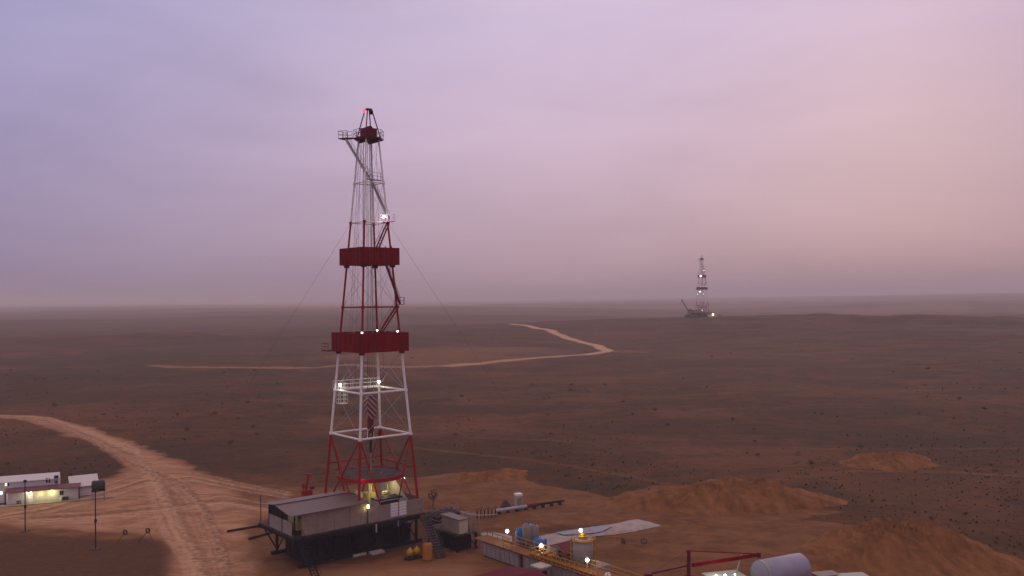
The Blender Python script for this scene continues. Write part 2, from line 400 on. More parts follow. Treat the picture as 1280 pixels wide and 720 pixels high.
SCRUB_A = (0.100, 0.036, 0.012); SCRUB_B = (0.052, 0.024, 0.0085); BARE_A = (0.185, 0.077, 0.027); BARE_B = (0.105, 0.043, 0.015)
PALE = (0.45, 0.24, 0.135); DARKS = (0.088, 0.037, 0.017)
def ground_material():
    mt, N, L, b = new_mat('steppe_soil')
    def noise(scale, det=6, rough=0.6, vec=None, dist=0.0):
        n = N.new('ShaderNodeTexNoise'); n.inputs['Scale'].default_value = scale; n.inputs['Detail'].default_value = det
        n.inputs['Roughness'].default_value = rough; n.inputs['Distortion'].default_value = dist
        L.new(vec or tc.outputs['Object'], n.inputs['Vector']); return n.outputs['Fac']
    def ramp(f, a, c):
        r = N.new('ShaderNodeMapRange'); r.interpolation_type = 'SMOOTHSTEP'; r.inputs[1].default_value = a; r.inputs[2].default_value = c
        L.new(f, r.inputs[0]); return r.outputs[0]
    def mix(f, a, c, blend='MIX'):
        x = N.new('ShaderNodeMix'); x.data_type = 'RGBA'; x.blend_type = blend
        if hasattr(f, 'links'): L.new(f, x.inputs['Factor'])
        else: x.inputs['Factor'].default_value = f
        for s_, i in ((a, 6), (c, 7)):
            if hasattr(s_, 'links'): L.new(s_, x.inputs[i])
            else: x.inputs[i].default_value = (*s_, 1)
        return x.outputs[2]
    def math_(op, a, c):
        x = N.new('ShaderNodeMath'); x.operation = op
        for s_, i in ((a, 0), (c, 1)):
            if hasattr(s_, 'links'): L.new(s_, x.inputs[i])
            else: x.inputs[i].default_value = s_
        return x.outputs[0]
    tc = N.new('ShaderNodeTexCoord')
    at = N.new('ShaderNodeAttribute'); at.attribute_name = 'soil'
    sp = N.new('ShaderNodeSeparateColor'); L.new(at.outputs['Color'], sp.inputs[0])
    n_big = noise(0.006, 5); n_mid = noise(0.035, 6, 0.65); n_cl = noise(0.16, 5, 0.7); n_fine = noise(0.9, 6, 0.75); n_grit = noise(4, 4, 0.7)
    base = mix(ramp(n_big, 0.38, 0.62), SCRUB_A, (0.062, 0.027, 0.0115))
    base = mix(ramp(n_mid, 0.42, 0.62), base, SCRUB_B)
    base = mix(math_('MULTIPLY', ramp(n_cl, 0.48, 0.60), 0.85), base, (0.034, 0.022, 0.0085))
    base = mix(math_('MULTIPLY', ramp(n_fine, 0.54, 0.66), 0.85), base, (0.034, 0.019, 0.008))
    base = mix(math_('MULTIPLY', ramp(n_fine, 0.46, 0.34), 0.35), base, (0.125, 0.052, 0.022))
    mpr = N.new('ShaderNodeMapping'); mpr.inputs['Scale'].default_value = (0.012, 0.018, 1); mpr.inputs['Location'].default_value = (7.3, 2.1, 0); L.new(tc.outputs['Object'], mpr.inputs['Vector'])
    n_red = noise(1.0, 9, 0.72, mpr.outputs['Vector'], 0.6)
    base = mix(math_('MULTIPLY', ramp(n_red, 0.46, 0.64), 0.62), base, (0.155, 0.058, 0.022))
    base = mix(math_('MULTIPLY', ramp(n_red, 0.44, 0.34), 0.6), base, (0.040, 0.024, 0.011))
    n_sp = noise(0.42, 3, 0.8)
    base = mix(math_('MULTIPLY', ramp(n_sp, 0.55, 0.66), 0.7), base, (0.030, 0.019, 0.0085))
    bare = mix(math_('MULTIPLY', ramp(n_cl, 0.35, 0.65), 1.0), BARE_A, BARE_B)
    bare = mix(math_('MULTIPLY', ramp(n_sp, 0.57, 0.68), 0.45), bare, (0.085, 0.037, 0.015))
    bare = mix(math_('MULTIPLY', ramp(n_fine, 0.5, 0.68), 0.5), bare, (0.10, 0.045, 0.024))
    # faint vehicle smears across the graded soil
    mp = N.new('ShaderNodeMapping'); mp.inputs['Rotation'].default_value = (0, 0, R(28)); mp.inputs['Scale'].default_value = (0.10, 0.22, 1); L.new(tc.outputs['Object'], mp.inputs['Vector'])
    sm = noise(1.0, 8, 0.72, mp.outputs['Vector'], 1.6)
    pale = mix(ramp(sm, 0.38, 0.66), PALE, (0.245, 0.118, 0.062)); pale = mix(math_('MULTIPLY', ramp(n_mid, 0.45, 0.65), 0.6), pale, (0.30, 0.165, 0.085))
    pale = mix(math_('MULTIPLY', ramp(n_fine, 0.5, 0.7), 0.4), pale, (0.27, 0.125, 0.062))
    bare = mix(math_('MULTIPLY', ramp(sm, 0.45, 0.62), 0.5), bare, (0.205, 0.095, 0.048))
    edge = math_('MULTIPLY', math_('SUBTRACT', math_('ADD', math_('MULTIPLY', n_cl, 0.6), math_('MULTIPLY', n_mid, 0.4)), 0.5), 1.5)
    def mask(ch): return ramp(math_('ADD', sp.outputs[ch], edge), 0.22, 0.62)
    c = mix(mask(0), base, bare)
    tk = N.new('ShaderNodeAttribute'); tk.attribute_name = 'wheel_tracks'
    st = N.new('ShaderNodeSeparateColor'); L.new(tk.outputs['Color'], st.inputs[0])
    c = mix(math_('MULTIPLY', math_('MINIMUM', sp.outputs[1], 1.0), ramp(math_('ADD', sp.outputs[1], edge), 0.1, 0.5)), c, pale)
    c = mix(math_('MULTIPLY', sp.outputs[2], ramp(math_('ADD', sp.outputs[2], edge), 0.1, 0.6)), c, mix(ramp(n_fine, 0.4, 0.65), DARKS, (0.05, 0.026, 0.015)))
    c = mix(math_('MULTIPLY', st.outputs[0], ramp(n_fine, 0.3, 0.6)), c, (0.50, 0.31, 0.19))
    c = mix(math_('MULTIPLY', st.outputs[1], ramp(n_fine, 0.65, 0.4)), c, (0.14, 0.066, 0.036))
    L.new(c, b.inputs['Base Color']); b.inputs['Roughness'].default_value = 0.95; b.inputs['Specular IOR Level'].default_value = 0.1
    bp = N.new('ShaderNodeBump'); bp.inputs['Strength'].default_value = 0.7; bp.inputs['Distance'].default_value = 0.35
    hsum = math_('ADD', math_('MULTIPLY', n_fine, 0.6), math_('ADD', math_('MULTIPLY', n_grit, 0.15), math_('MULTIPLY', sm, 0.5)))
    L.new(hsum, bp.inputs['Height']); L.new(bp.outputs['Normal'], b.inputs['Normal'])
    return mt
make_terrain()

def sand_material():
    mt, N, L, b = new_mat('spoil_sand')
    tc = N.new('ShaderNodeTexCoord')
    mp = N.new('ShaderNodeMapping'); mp.inputs['Scale'].default_value = (0.5, 0.16, 0.4); mp.inputs['Rotation'].default_value = (0, 0, R(-20)); L.new(tc.outputs['Object'], mp.inputs['Vector'])
    n = N.new('ShaderNodeTexNoise'); n.inputs['Scale'].default_value = 1; n.inputs['Detail'].default_value = 9; n.inputs['Roughness'].default_value = 0.7; L.new(mp.outputs['Vector'], n.inputs['Vector'])
    r = N.new('ShaderNodeValToRGB'); e = r.color_ramp.elements
    e[0].position = 0.3; e[0].color = (0.095, 0.038, 0.014, 1); e[1].position = 0.66; e[1].color = (0.25, 0.108, 0.041, 1)
    L.new(n.outputs['Fac'], r.inputs['Fac']); L.new(r.outputs['Color'], b.inputs['Base Color']); b.inputs['Roughness'].default_value = 0.95; b.inputs['Specular IOR Level'].default_value = 0.1
    bp = N.new('ShaderNodeBump'); bp.inputs['Strength'].default_value = 0.8; bp.inputs['Distance'].default_value = 0.5
    L.new(n.outputs['Fac'], bp.inputs['Height']); L.new(bp.outputs['Normal'], b.inputs['Normal'])
    return mt
M['sand'] = sand_material()
def mound(cx, cy, rx, ry, h, ang, sd, label, ridge=0.0):
    n, k = 150, 90
    xs = np.linspace(-1.15, 1.15, n); ys = np.linspace(-1.15, 1.15, k); X, Y = np.meshgrid(xs, ys, indexing='ij')
    a = np.arctan2(Y, X); rad = np.hypot(X, Y)*(1+0.42*(fbm(np.cos(a)*1.6+sd, np.sin(a)*1.6+sd, 3, sd)-0.5)*2)
    t = np.clip(1-rad, 0, 1)
    prof = np.minimum(t*1.9, 1)**0.9*(0.78+0.5*(fbm(X*2.2+sd, Y*1.6, 4, sd+3)-0.5)*2)+0.18*t
    gul = np.abs(fbm(np.cos(a)*7+sd+X*0.8, np.sin(a)*7+Y*0.8, 4, sd+5)-0.5)*2.6; gul = 1-gul
    Z = h*prof*(1-0.5*(gul-0.6)*np.clip(t*4, 0, 1))+(fbm(X*9, Y*7, 4, sd)-0.5)*0.9*np.clip(t*5, 0, 1)+(fbm(X*3.2+sd, Y*2.6, 3, sd+9)-0.5)*0.5*h*np.clip(t*3, 0, 1)
    Z = np.where(t <= 0, -0.5, Z-0.25)
    V = np.stack([X*rx, Y*ry, Z], -1).reshape(-1, 3)
    fs = [(i*k+j, (i+1)*k+j, (i+1)*k+j+1, i*k+j+1) for i in range(n-1) for j in range(k-1) if max(t[i, j], t[i+1, j], t[i, j+1], t[i+1, j+1]) > 0]
    mb = MB(); mb.add(V, fs, 'sand'); o = mb.build('sand_mound', None, True)
    o.location = (cx, cy, float(height(np.array([cx]), np.array([cy]))[0])); o.rotation_euler = (0, 0, ang); o['kind'] = 'structure'; o['label'] = label
p = G(918, 633); mound(p.x, p.y+4, 20, 11, 3.3, R(4), 3, 'long bare sand heap behind the pale pond liner')
p = G(1118, 702); mound(p.x, p.y+3, 15.5, 14, 3.9, R(12), 8, 'tall gullied sand heap at the right of the white tank')
p = G(1118, 582); mound(p.x, p.y+3, 10.5, 9, 2.0, 0, 14, 'small low sand heap far out on the scrub at right')
p = G(615, 599); mound(p.x, p.y+2, 9, 6, 1.0, 0, 19, 'low pale earth bank behind the derrick')

# ------------------------------------------------------------------ derrick
ANG = R(40); ZP = 4.6
C = G(464, 639.5, ZP); CYd = C.y
def L_(px, py, dd): return loc_of(D(px, py, CYd+dd), C, ANG)     # derrick-local point on a sight line, dd metres nearer/farther than the axis
ZT = 54.3
def hw(z): return 5.0-(5.0-1.06)*z/ZT
LV = [0, 11.4, 17.7, 23.5, 29.8, 36.0, 42.1, 47.9, 54.2]
der = thing('drilling_derrick', 'tall red and white drilling derrick on the dark platform, nearest of the two towers', 'derrick', C, ANG)
CN = [(-1,-1),(1,-1),(1,1),(-1,1)]
def corner(k, z): return Vector((CN[k % 4][0]*hw(z), CN[k % 4][1]*hw(z), z))
def seccol(z): return 'red' if z < 11 else 'white' if z < 23 else 'red' if z < 42 else 'white'
for k in range(4):
    mb = MB()
    for a, b_ in zip(LV[:-1], LV[1:]):
        r_ = 0.20-0.085*a/ZT
        mb.tube(corner(k, a), corner(k, b_), r_, seccol(a+0.1), 8)
        if a > 0:
            c = corner(k, a); mb.tube(c-Vector((0,0,0.2)), c+Vector((0,0,0.2)), r_+0.1, seccol(a-0.3 if a > 20 else a+0.1), 8)
    mb.box((CN[k][0]*5-0.45, CN[k][1]*5-0.45, 0.0), (CN[k][0]*5+0.45, CN[k][1]*5+0.45, 0.25), 'darkred')
    mb.build('leg', der, label='derrick leg banded red, white, red and white from the foot up')
for i, z in enumerate(LV[1:-1]):
    mb = MB(); c = 'white' if i in (0, 1, 5, 6) else 'red'
    for k in range(4): mb.tube(corner(k, z), corner(k+1, z), 0.15 if z < 20 else 0.10 if z < 40 else 0.075, c, 8)
    mb.build('girt', der)
for a, b_ in zip(LV[:-1], LV[1:]):
    for k in range(4):
        mb = MB(); c = seccol(a+0.1)
        if a == 0:
            mid = (corner(k, 5.9)+corner(k+1, 5.9))/2
            if k in (0, 2):
                mb.tube(corner(k, b_), corner(k, 0).lerp(corner(k+1, 0), 0.42), 0.11, c)
                mb.tube(corner(k+1, b_), corner(k, 0).lerp(corner(k+1, 0), 0.60), 0.11, c)
            else:
                mb.tube(corner(k, b_), corner(k+1, 0), 0.12, c); mb.tube(corner(k+1, b_), corner(k, 0), 0.12, c)
        else:
            r_ = 0.022 if a < 36 else 0.016
            if a == 17.7: r_ = 0.036
            mt_ = 'greypaint' if c == 'white' else 'darkred'
            if a >= 23: mt_ = 'steel'
            mb.tube(corner(k, a), corner(k+1, b_), r_, mt_, 6); mb.tube(corner(k+1, a), corner(k, b_), r_, mt_, 6)
        mb.build('brace', der)
# lower ring canopy
mb = MB(); Ro = 4.75; zc = 5.5
mb.lathe([(1.6, zc+0.25), (Ro, zc+0.08), (Ro, zc-0.02), (1.6, zc+0.15), (1.6, zc+0.25)], 'deck', 40)
cn = mb.build('ring_canopy', der)
mb = MB(); mb.lathe([(Ro+0.02, zc-0.38), (Ro+0.16, zc-0.38), (Ro+0.16, zc+0.2), (Ro+0.02, zc+0.2), (Ro+0.02, zc-0.38)], 'red', 40); mb.build('rim', cn)
mb = MB(); mb.tube(corner(1, 6.6), corner(2, 6.6), 0.14, 'red'); mb.tube(corner(2, 7.0), corner(3, 7.0), 0.10, 'red'); mb.build('tie_beam', der)
# balconies
def balcony(z0, h, o, name_label):
    w = hw(z0+h/2)+o
    mb = MB()
    for (x0, y0, x1, y1) in ((-w,-w,w,-w+1.1),(-w,w-1.1,w,w),(-w,-w+1.1,-w+1.1,w-1.1),(w-1.1,-w+1.1,w,w-1.1)):
        mb.box((x0, y0, z0), (x1, y1, z0+0.15), 'darkred')
    for k in range(4):
        c = corner(k, z0-0.25); mb.box((c.x-0.3, c.y-0.3, z0-0.45), (c.x+0.3, c.y+0.3, z0-0.002), 'darkred')
    o_ = mb.build('balcony', der, label=name_label)
    t = 0.06
    for k in range(4):
        mb = MB()
        if k % 2 == 0:
            y = -w if k == 0 else w; mb.box((-w, y-t, z0-0.1), (w, y+t, z0+h), 'panelred')
            for i in range(7):
                x = -w+0.1+i*(2*w-0.2)/6; yy = y-0.09 if k == 0 else y+0.09
                mb.box((x-0.05, yy-0.04, z0-0.1), (x+0.05, yy+0.04, z0+h+0.04), 'darkred')
            mb.tube((-w, y, z0+h+0.03), (w, y, z0+h+0.03), 0.05, 'darkred', 6)
        else:
            x = w if k == 1 else -w; mb.box((x-t, -w+t+0.003, z0-0.1), (x+t, w-t-0.003, z0+h), 'panelred')
            for i in range(7):
                y = -w+0.1+i*(2*w-0.2)/6; xx = x+0.09 if k == 1 else x-0.09
                mb.box((xx-0.04, y-0.05, z0-0.1), (xx+0.04, y+0.05, z0+h+0.04), 'darkred')
            mb.tube((x, -w, z0+h+0.03), (x, w, z0+h+0.03), 0.05, 'darkred', 6)
        mb.build('side_panel', o_)
    return w
wl = balcony(23.5, 2.55, 0.8, 'larger, lower of the two red walled balconies')
wu = balcony(36.0, 2.3, 0.8, 'smaller, upper of the two red walled balconies')
# shelf at the left of the lower balcony and white ladder at the right of the upper one
mb = MB(); q = Vector((-wl-0.1, wl-0.3, 23.5)); a = Vector((-0.766, 0.643, 0))
mb.box((-wl-1.2, wl-0.9, 23.42), (-wl-0.07, wl+1.0, 23.6), 'darkred'); mb.rail([(-wl-1.15, wl-0.85, 23.6), (-wl-1.15, wl+0.95, 23.6), (-wl-0.1, wl+0.95, 23.6)], 'darkred', 0.9, 0.025, 0.9)
mb.build('side_shelf', der)
mb = MB(); 
mb.rail([(wu+0.45, wu-1.4, 36.1), (wu+0.45, wu-0.1, 36.1)], 'white', 2.2, 0.035, 0.65, 5); mb.box((wu+0.07, wu-1.4, 36.0), (wu+0.5, wu-0.1, 36.1), 'steel'); mb.build('ladder', der)
# crown
mb = MB(); cw = 2.05
mb.prism([(-cw,-0.8),(-0.8,-cw),(0.8,-cw),(cw,-0.8),(cw,0.8),(0.8,cw),(-0.8,cw),(-cw,0.8)], 54.25, 54.45, 'darkred')
for k in (-1, 1): mb.box((k*0.8-0.12, -1.3, 53.85), (k*0.8+0.12, 1.3, 54.248), 'darkred')
crown = mb.build('crown_platform', der)
mb = MB(); mb.rail([(-cw,-0.8,54.45),(-0.8,-cw,54.45),(0.8,-cw,54.45),(cw,-0.8,54.45),(cw,0.8,54.45),(0.8,cw,54.45),(-0.8,cw,54.45),(-cw,0.8,54.45),(-cw,-0.8,54.45)], 'darkred', 1.15, 0.03, 1.0); mb.build('railing', crown)
mb = MB(); mb.box((-0.95,-0.8,54.452), (0.95,0.8,55.9), 'darkred')
for k in range(5): mb.lathe([(0.0,-0.08),(0.4,-0.08),(0.43,0),(0.4,0.08),(0.0,0.08)], 'darkred', 16, (0, -0.5+k*0.25, 55.85), 'Y')
mb.build('crown_block', crown)
mb = MB(); tz = 58.75
for sx in (-1, 1):
    for sy in (-1, 1): mb.tube((sx*1.25, sy*1.25, 54.45), (sx*0.34, sy*0.34, tz), 0.085, 'darkred')
for a, b_ in (((-.34,-.34),(.34,-.34)),((.34,-.34),(.34,.34)),((.34,.34),(-.34,.34)),((-.34,.34),(-.34,-.34))): mb.bar((*a, tz), (*b_, tz), 0.16, 0.16, 'darkred')
mb.box((0.1, -0.5, tz-0.75), (0.5, -0.1, tz-0.2), 'navy')
mb.build('top_frame', crown)
mb = MB(); P = L_(455, 138.5, -0.4); mb.ball(P, 0.27, 'lampred'); mb.build('red_beacon', crown, True)
P1 = L_(426, 174, 0.3); P2 = L_(437, 173, -0.5)
mb = MB(); mb.bar(P1, P2, 1.2, 0.12, 'darkred'); mb.bar(P2, (-cw+0.1, 0.6, 54.35), 1.0, 0.1, 'darkred')
sd = (P2-P1).cross(Vector((0,0,1))).normalized()*0.55; z_ = Vector((0,0,0.05))
mb.rail([P2+sd+z_, P1+sd+z_, P1-sd+z_, P2-sd+z_], 'darkred', 1.05, 0.03, 0.8, 2); mb.build('side_platform', crown)
# stairs
def flight(a, b_, mt_, w=0.6): MB().stair(a, b_, w, mt_, step=0.42, th=0.03).build('stair_flight', der)
flight(L_(433, 175, -1.0), L_(461.5, 222.5, -1.9), 'greypaint')
flight(L_(464, 225, 1.4), L_(486, 274, 0.6), 'greypaint', 0.45)
flight(L_(485, 279, -0.9), L_(471, 312, -2.6), 'panelred')
flight(L_(483, 332, -1.6), L_(500, 380, -0.9), 'darkred')
flight(L_(497, 383, -1.0), L_(477, 414, -3.4), 'panelred')
def landing(a, b_, w, mt_):
    mb = MB(); mb.bar(a, b_, w, 0.08, mt_); sd = (b_-a).cross(Vector((0,0,1))).normalized()*w/2; z_ = Vector((0,0,0.04))
    mb.rail([a+sd+z_, b_+sd+z_, b_-sd+z_], mt_, 1.0, 0.03, 0.8); mb.build('landing', der)
landing(L_(476, 277.3, -0.4), L_(493, 276.8, -0.4), 1.1, 'white')
landing(L_(494, 381, -0.4), L_(505, 380.5, -0.4), 1.0, 'darkred')
landing(L_(458, 223.5, -1.2), L_(477, 226, 0.2), 0.7, 'greypaint')
# inner ladder, guides and hoist lines
mb = MB()
for dx in (-0.2, 0.2): mb.tube((-hw(24)+1.2+dx, hw(24)-1.0, 23.6), (-0.9+dx, 0.75, 54.2), 0.025, 'steel', 6)
for i in range(70):
    t = i/70; x = (-hw(24)+1.2)*(1-t)-0.9*t; y = (hw(24)-1.0)*(1-t)+0.75*t; z = 23.6+30.6*t; mb.tube((x-0.2, y, z), (x+0.2, y, z), 0.015, 'steel', 5)
mb.build('inner_ladder', der)
XB = 0.0
mb = MB()
for i in range(8):
    x = XB-0.55+i*0.157; mb.tube((x, -0.12+0.24*(i % 2), 16.2), (x*0.9, -0.12+0.24*(i % 2), 55.0), 0.022, 'wire', 5)
mb.build('hoist_line', der)
for gx, gy in ((-1.0, 0.5), (0.9, 0.6)):
    MB().tube((gx, gy, 17.5), (gx*0.6, gy, 54.0), 0.06, 'greypaint', 6).build('guide_pipe', der)
for gx, gy in ((1.9, 1.5), (-1.6, -1.9), (2.2, -1.2), (-2.0, 1.9)):
    MB().tube((gx, gy, 0.2), (gx*0.42, gy*0.42, 54.0), 0.018, 'wire', 5).build('cable', der)
for k, px, py in ((3, 176, 668), (1, 800, 672)):
    Q = G(px, py, 0.1); Q = loc_of(Vector((C.x+(-33 if k == 3 else 33), C.y+(2 if k == 3 else -1), 0.1)), C, ANG)
    MB().tube(corner(k, 42.1), Q, 0.014, 'wire', 5).build('guy_wire', der)
# small lit work platforms in the white section
Pl = L_(428, 488, 0.4); Pb = L_(474, 485, 3.5)
mb = MB(); z0 = 17.85
e0 = corner(3, z0); e1 = corner(2, z0)
mb.bar(e0+Vector((0,0.35,0)), e1+Vector((0,0.35,0)), 0.7, 0.08, 'white'); mb.rail([e0+Vector((0,0.65,.04)), e1+Vector((0,0.65,.04))], 'white', 1.1, 0.035, 1.4)
mb.rail([e0+Vector((0,0.05,.04)), e1+Vector((0,0.05,.04))], 'white', 1.1, 0.035, 1.4)
mb.build('catwalk', der)
mb = MB(); c = e0+Vector((0.9, -0.4, 0))
mb.box((c.x-0.6, c.y-0.6, z0-2.2), (c.x+0.6, c.y+0.6, z0-2.1), 'white')
for zz in (-2.1, ): mb.rail([c+Vector((-.6,-.6,zz)), c+Vector((.6,-.6,zz)), c+Vector((.6,.6,zz)), c+Vector((-.6,.6,zz)), c+Vector((-.6,-.6,zz))], 'white', 2.9, 0.035, 0.6, 5)
mb.build('work_basket', der)
def flood(P, mt_='lamp', r=0.26, parent=None, hood='steel', stem=None):
    mb = MB(); P = Vector(P)
    mb.lathe([(0.0, 0.16), (r*0.7, 0.14), (r*1.05, 0.0), (r*0.98, 0.0), (r*0.6, 0.1), (0, 0.11)], hood, 12, (P.x, P.y, P.z+r*0.75))
    mb.tube(P+Vector((0,0,r*0.75+0.1)), P+Vector((0,0,r*0.75+0.3)), 0.04, hood, 6)
    if stem is not None: mb.tube(P+Vector((0,0.05,r*0.75+0.25)), Vector(stem), 0.04, hood, 6)
    f = mb.build('floodlight', parent); MB().ball(P, r, mt_, 12, 8).build('bulb', f, True); return f
flood(L_(480, 270.5, -0.9), 'lamp', 0.23, der, stem=L_(480, 277, -0.5))
flood(L_(425, 481, -0.6), 'lamp', 0.23, der, 'white')
flood(L_(473.5, 477, 3.6), 'lamp', 0.23, der, 'white')
for px, py, dd in ((452.5, 416, -5.0), (471.5, 413, 4.0), (497, 414, -0.6)): flood(L_(px, py, dd), 'lampsmall', 0.14, der, 'darkred', L_(px, py+8, dd))
for px, py, dd in ((482, 310.5, -1.6), (489.5, 310.5, -0.8)): flood(L_(px, py, dd), 'lampsmall', 0.10, der, 'darkred', L_(px, py+5, dd))
flood(L_(502.5, 597, 2.0), 'lampy', 0.12, der, 'steel'); flood(L_(505, 597.5, 2.0), 'lampy', 0.13, der, 'steel')

def wl_(P): return Matrix.Translation(C) @ Matrix.Rotation(ANG, 4, 'Z') @ Vector(P)
point(D(426, 484, CYd-1.0), 60, (1, 0.95, 0.62)); point(D(473, 480, CYd+3.2), 60, (1, 0.95, 0.66))
point(D(480, 272, CYd-1.3), 40, (1, 0.92, 0.9))
point(D(452, 597, CYd-5.2), 30, (1, 0.45, 0.3)); point(D(482, 606, CYd+1.5), 130, (1, 0.82, 0.35)); point(D(468, 612, CYd-0.5), 80, (1, 0.9, 0.4))
point(D(458, 636, CYd-7.2), 10, (1, 0.86, 0.35))

# travelling block hangs in the derrick
tb = thing('travelling_block', 'red and white striped hoist block with hook hanging inside the derrick', 'hoist block', wl_((0, 0, 10.6)), ANG)
mb = MB(); mb.prism([(-0.78,-0.4),(0.78,-0.4),(0.78,0.4),(-0.78,0.4)], 3.9, 5.6, 'block'); mb.lathe([(0,-0.42),(0.78,-0.42),(0.78,0.42),(0,0.42)], 'block', 20, (0,0,5.6), 'Y')
mb.add([(-.78,-.4,3.9),(.78,-.4,3.9),(.78,.4,3.9),(-.78,.4,3.9),(-.45,-.3,2.9),(.45,-.3,2.9),(.45,.3,2.9),(-.45,.3,2.9)], [(0,1,5,4),(1,2,6,5),(2,3,7,6),(3,0,4,7),(4,5,6,7)], 'block')
mb.build('sheave_case', tb)
mb = MB(); mb.lathe([(0,0.8),(0.42,0.9),(0.5,1.6),(0.45,2.9),(0.0,2.95)], 'darkred', 16); mb.build('hook_body', tb)
mb = MB(); mb.ring((0,0,0.55), 0.35, 0.1, 'black', (0,1,0)); mb.tube((-0.55,0,0.2), (-0.4,0,1.7), 0.07, 'white'); mb.tube((0.55,0,0.2), (0.4,0,1.7), 0.07, 'white'); mb.build('hook', tb)
kp = MB().tube((0,0,0.15), (0,0,10.6), 0.08, 'steel', 8).tube((0,0,8.6), (0,0,10.4), 0.2, 'black', 10)
solo('kelly_pipe', kp, 'thin grey pipe hanging under the hoist block down to the rig floor', 'pipe', wl_((0,0,0)), ANG)

# ------------------------------------------------------------------ substructure
X0, X1, Y0, Y1 = -14.9, 5.6, -5.6, 5.3
sub = thing('rig_platform', 'dark navy steel platform carrying the derrick and the shed', 'platform', (C.x, C.y, 0), ANG)
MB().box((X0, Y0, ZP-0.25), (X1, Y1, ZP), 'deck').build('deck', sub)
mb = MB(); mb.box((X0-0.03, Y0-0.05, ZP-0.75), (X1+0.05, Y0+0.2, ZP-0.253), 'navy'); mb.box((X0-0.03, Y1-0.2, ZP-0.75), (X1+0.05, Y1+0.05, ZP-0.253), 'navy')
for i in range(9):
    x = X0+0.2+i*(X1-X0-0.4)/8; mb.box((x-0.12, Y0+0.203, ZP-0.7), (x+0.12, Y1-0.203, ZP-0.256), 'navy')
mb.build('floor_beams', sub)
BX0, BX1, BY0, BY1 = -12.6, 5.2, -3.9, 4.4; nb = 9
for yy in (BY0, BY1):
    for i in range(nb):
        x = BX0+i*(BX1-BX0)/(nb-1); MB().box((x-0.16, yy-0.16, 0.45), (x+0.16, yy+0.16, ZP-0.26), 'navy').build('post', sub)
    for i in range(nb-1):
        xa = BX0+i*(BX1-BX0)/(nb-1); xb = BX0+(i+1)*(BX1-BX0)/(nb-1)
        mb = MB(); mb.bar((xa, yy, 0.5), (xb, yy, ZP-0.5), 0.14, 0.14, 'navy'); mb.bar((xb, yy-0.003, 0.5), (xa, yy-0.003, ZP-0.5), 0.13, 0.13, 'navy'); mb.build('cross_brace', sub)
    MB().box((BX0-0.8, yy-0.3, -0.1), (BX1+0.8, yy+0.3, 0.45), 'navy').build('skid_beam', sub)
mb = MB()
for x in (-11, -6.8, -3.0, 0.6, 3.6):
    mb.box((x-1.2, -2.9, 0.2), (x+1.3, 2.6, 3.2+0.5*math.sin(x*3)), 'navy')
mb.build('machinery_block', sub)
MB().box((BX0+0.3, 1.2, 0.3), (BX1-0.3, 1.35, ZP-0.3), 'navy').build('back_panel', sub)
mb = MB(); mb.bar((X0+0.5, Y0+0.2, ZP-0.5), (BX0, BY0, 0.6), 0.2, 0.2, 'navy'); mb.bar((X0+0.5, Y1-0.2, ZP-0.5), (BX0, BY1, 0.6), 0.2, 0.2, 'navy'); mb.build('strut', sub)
mb = MB(); mb.tube((-2.6, Y0-0.1, 3.2), (-2.6, Y0-0.1, 4.3), 0.10, 'concrete'); mb.tube((1.0, Y0-0.1, 3.4), (1.0, Y0-0.1, 4.2), 0.08, 'steel'); mb.build('drain_pipe', sub)
# stairs are bolted to the platform
def to_sub(P): return loc_of(P, (C.x, C.y, 0), ANG)
a = to_sub(G(530, 643.5, ZP)); b_ = to_sub(G(551, 697, 0.1))
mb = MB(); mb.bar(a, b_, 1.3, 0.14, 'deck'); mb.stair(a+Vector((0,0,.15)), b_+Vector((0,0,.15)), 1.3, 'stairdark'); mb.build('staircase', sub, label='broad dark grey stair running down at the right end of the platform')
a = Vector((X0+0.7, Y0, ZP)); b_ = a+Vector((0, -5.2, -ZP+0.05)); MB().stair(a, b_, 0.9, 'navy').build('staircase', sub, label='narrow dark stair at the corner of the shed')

# shed on the platform
SX0, SX1, SY0, SY1 = -14.75, -4.1, -5.5, 2.3; ZR = 0.55
sh = thing('machinery_shed', 'open ended sheet metal shed with low gable roof on the dark platform', 'shed', (C.x, C.y, ZP), ANG)
hn = 3.05; ym = (SY0+SY1)/2
mb = MB(); mb.box((SX0+1.0, SY0, 0.0), (SX1, SY0+0.08, hn), 'sheet')
for x in np.linspace(SX0+1.0, SX1, 5): mb.box((x-0.06, SY0-0.05, 0.0), (x+0.06, SY0-0.003, hn), 'sheet')
mb.build('front_wall', sh)
MB().box((SX0+0.3, SY1-0.08, 0.0), (SX1, SY1, hn), 'sheet').build('back_wall', sh)
mb = MB(); mb.add([(SX1-0.08, SY0+0.083, 0), (SX1-0.08, SY1-0.083, 0), (SX1-0.08, SY1-0.083, hn), (SX1-0.08, ym, hn+ZR), (SX1-0.08, SY0+0.083, hn),
                   (SX1, SY0+0.083, 0), (SX1, SY1-0.083, 0), (SX1, SY1-0.083, hn), (SX1, ym, hn+ZR), (SX1, SY0+0.083, hn)],
                  [(4,3,2,1,0),(5,6,7,8,9),(0,1,6,5),(1,2,7,6),(2,3,8,7),(3,4,9,8),(4,0,5,9)], 'sheety'); mb.build('end_wall', sh)
for y0_, y1_ in ((SY0+0.9, ym-0.3), (ym-0.1, SY1-0.1)):
    MB().box((SX0, y0_, 0), (SX0+0.08, y1_, 1.75), 'sheety').build('half_wall', sh)
for yy in (SY0+0.06, ym-0.2, SY1-0.06):
    MB().box((SX0-0.05, yy-0.06, 0), (SX0+0.08, yy+0.06, hn), 'navy').build('post', sh)
MB().box((SX0+0.05, ym+1.0, 1.753), (SX0+0.12, SY1-0.15, hn-0.1), 'navy').build('end_curtain', sh)
ov = 0.55
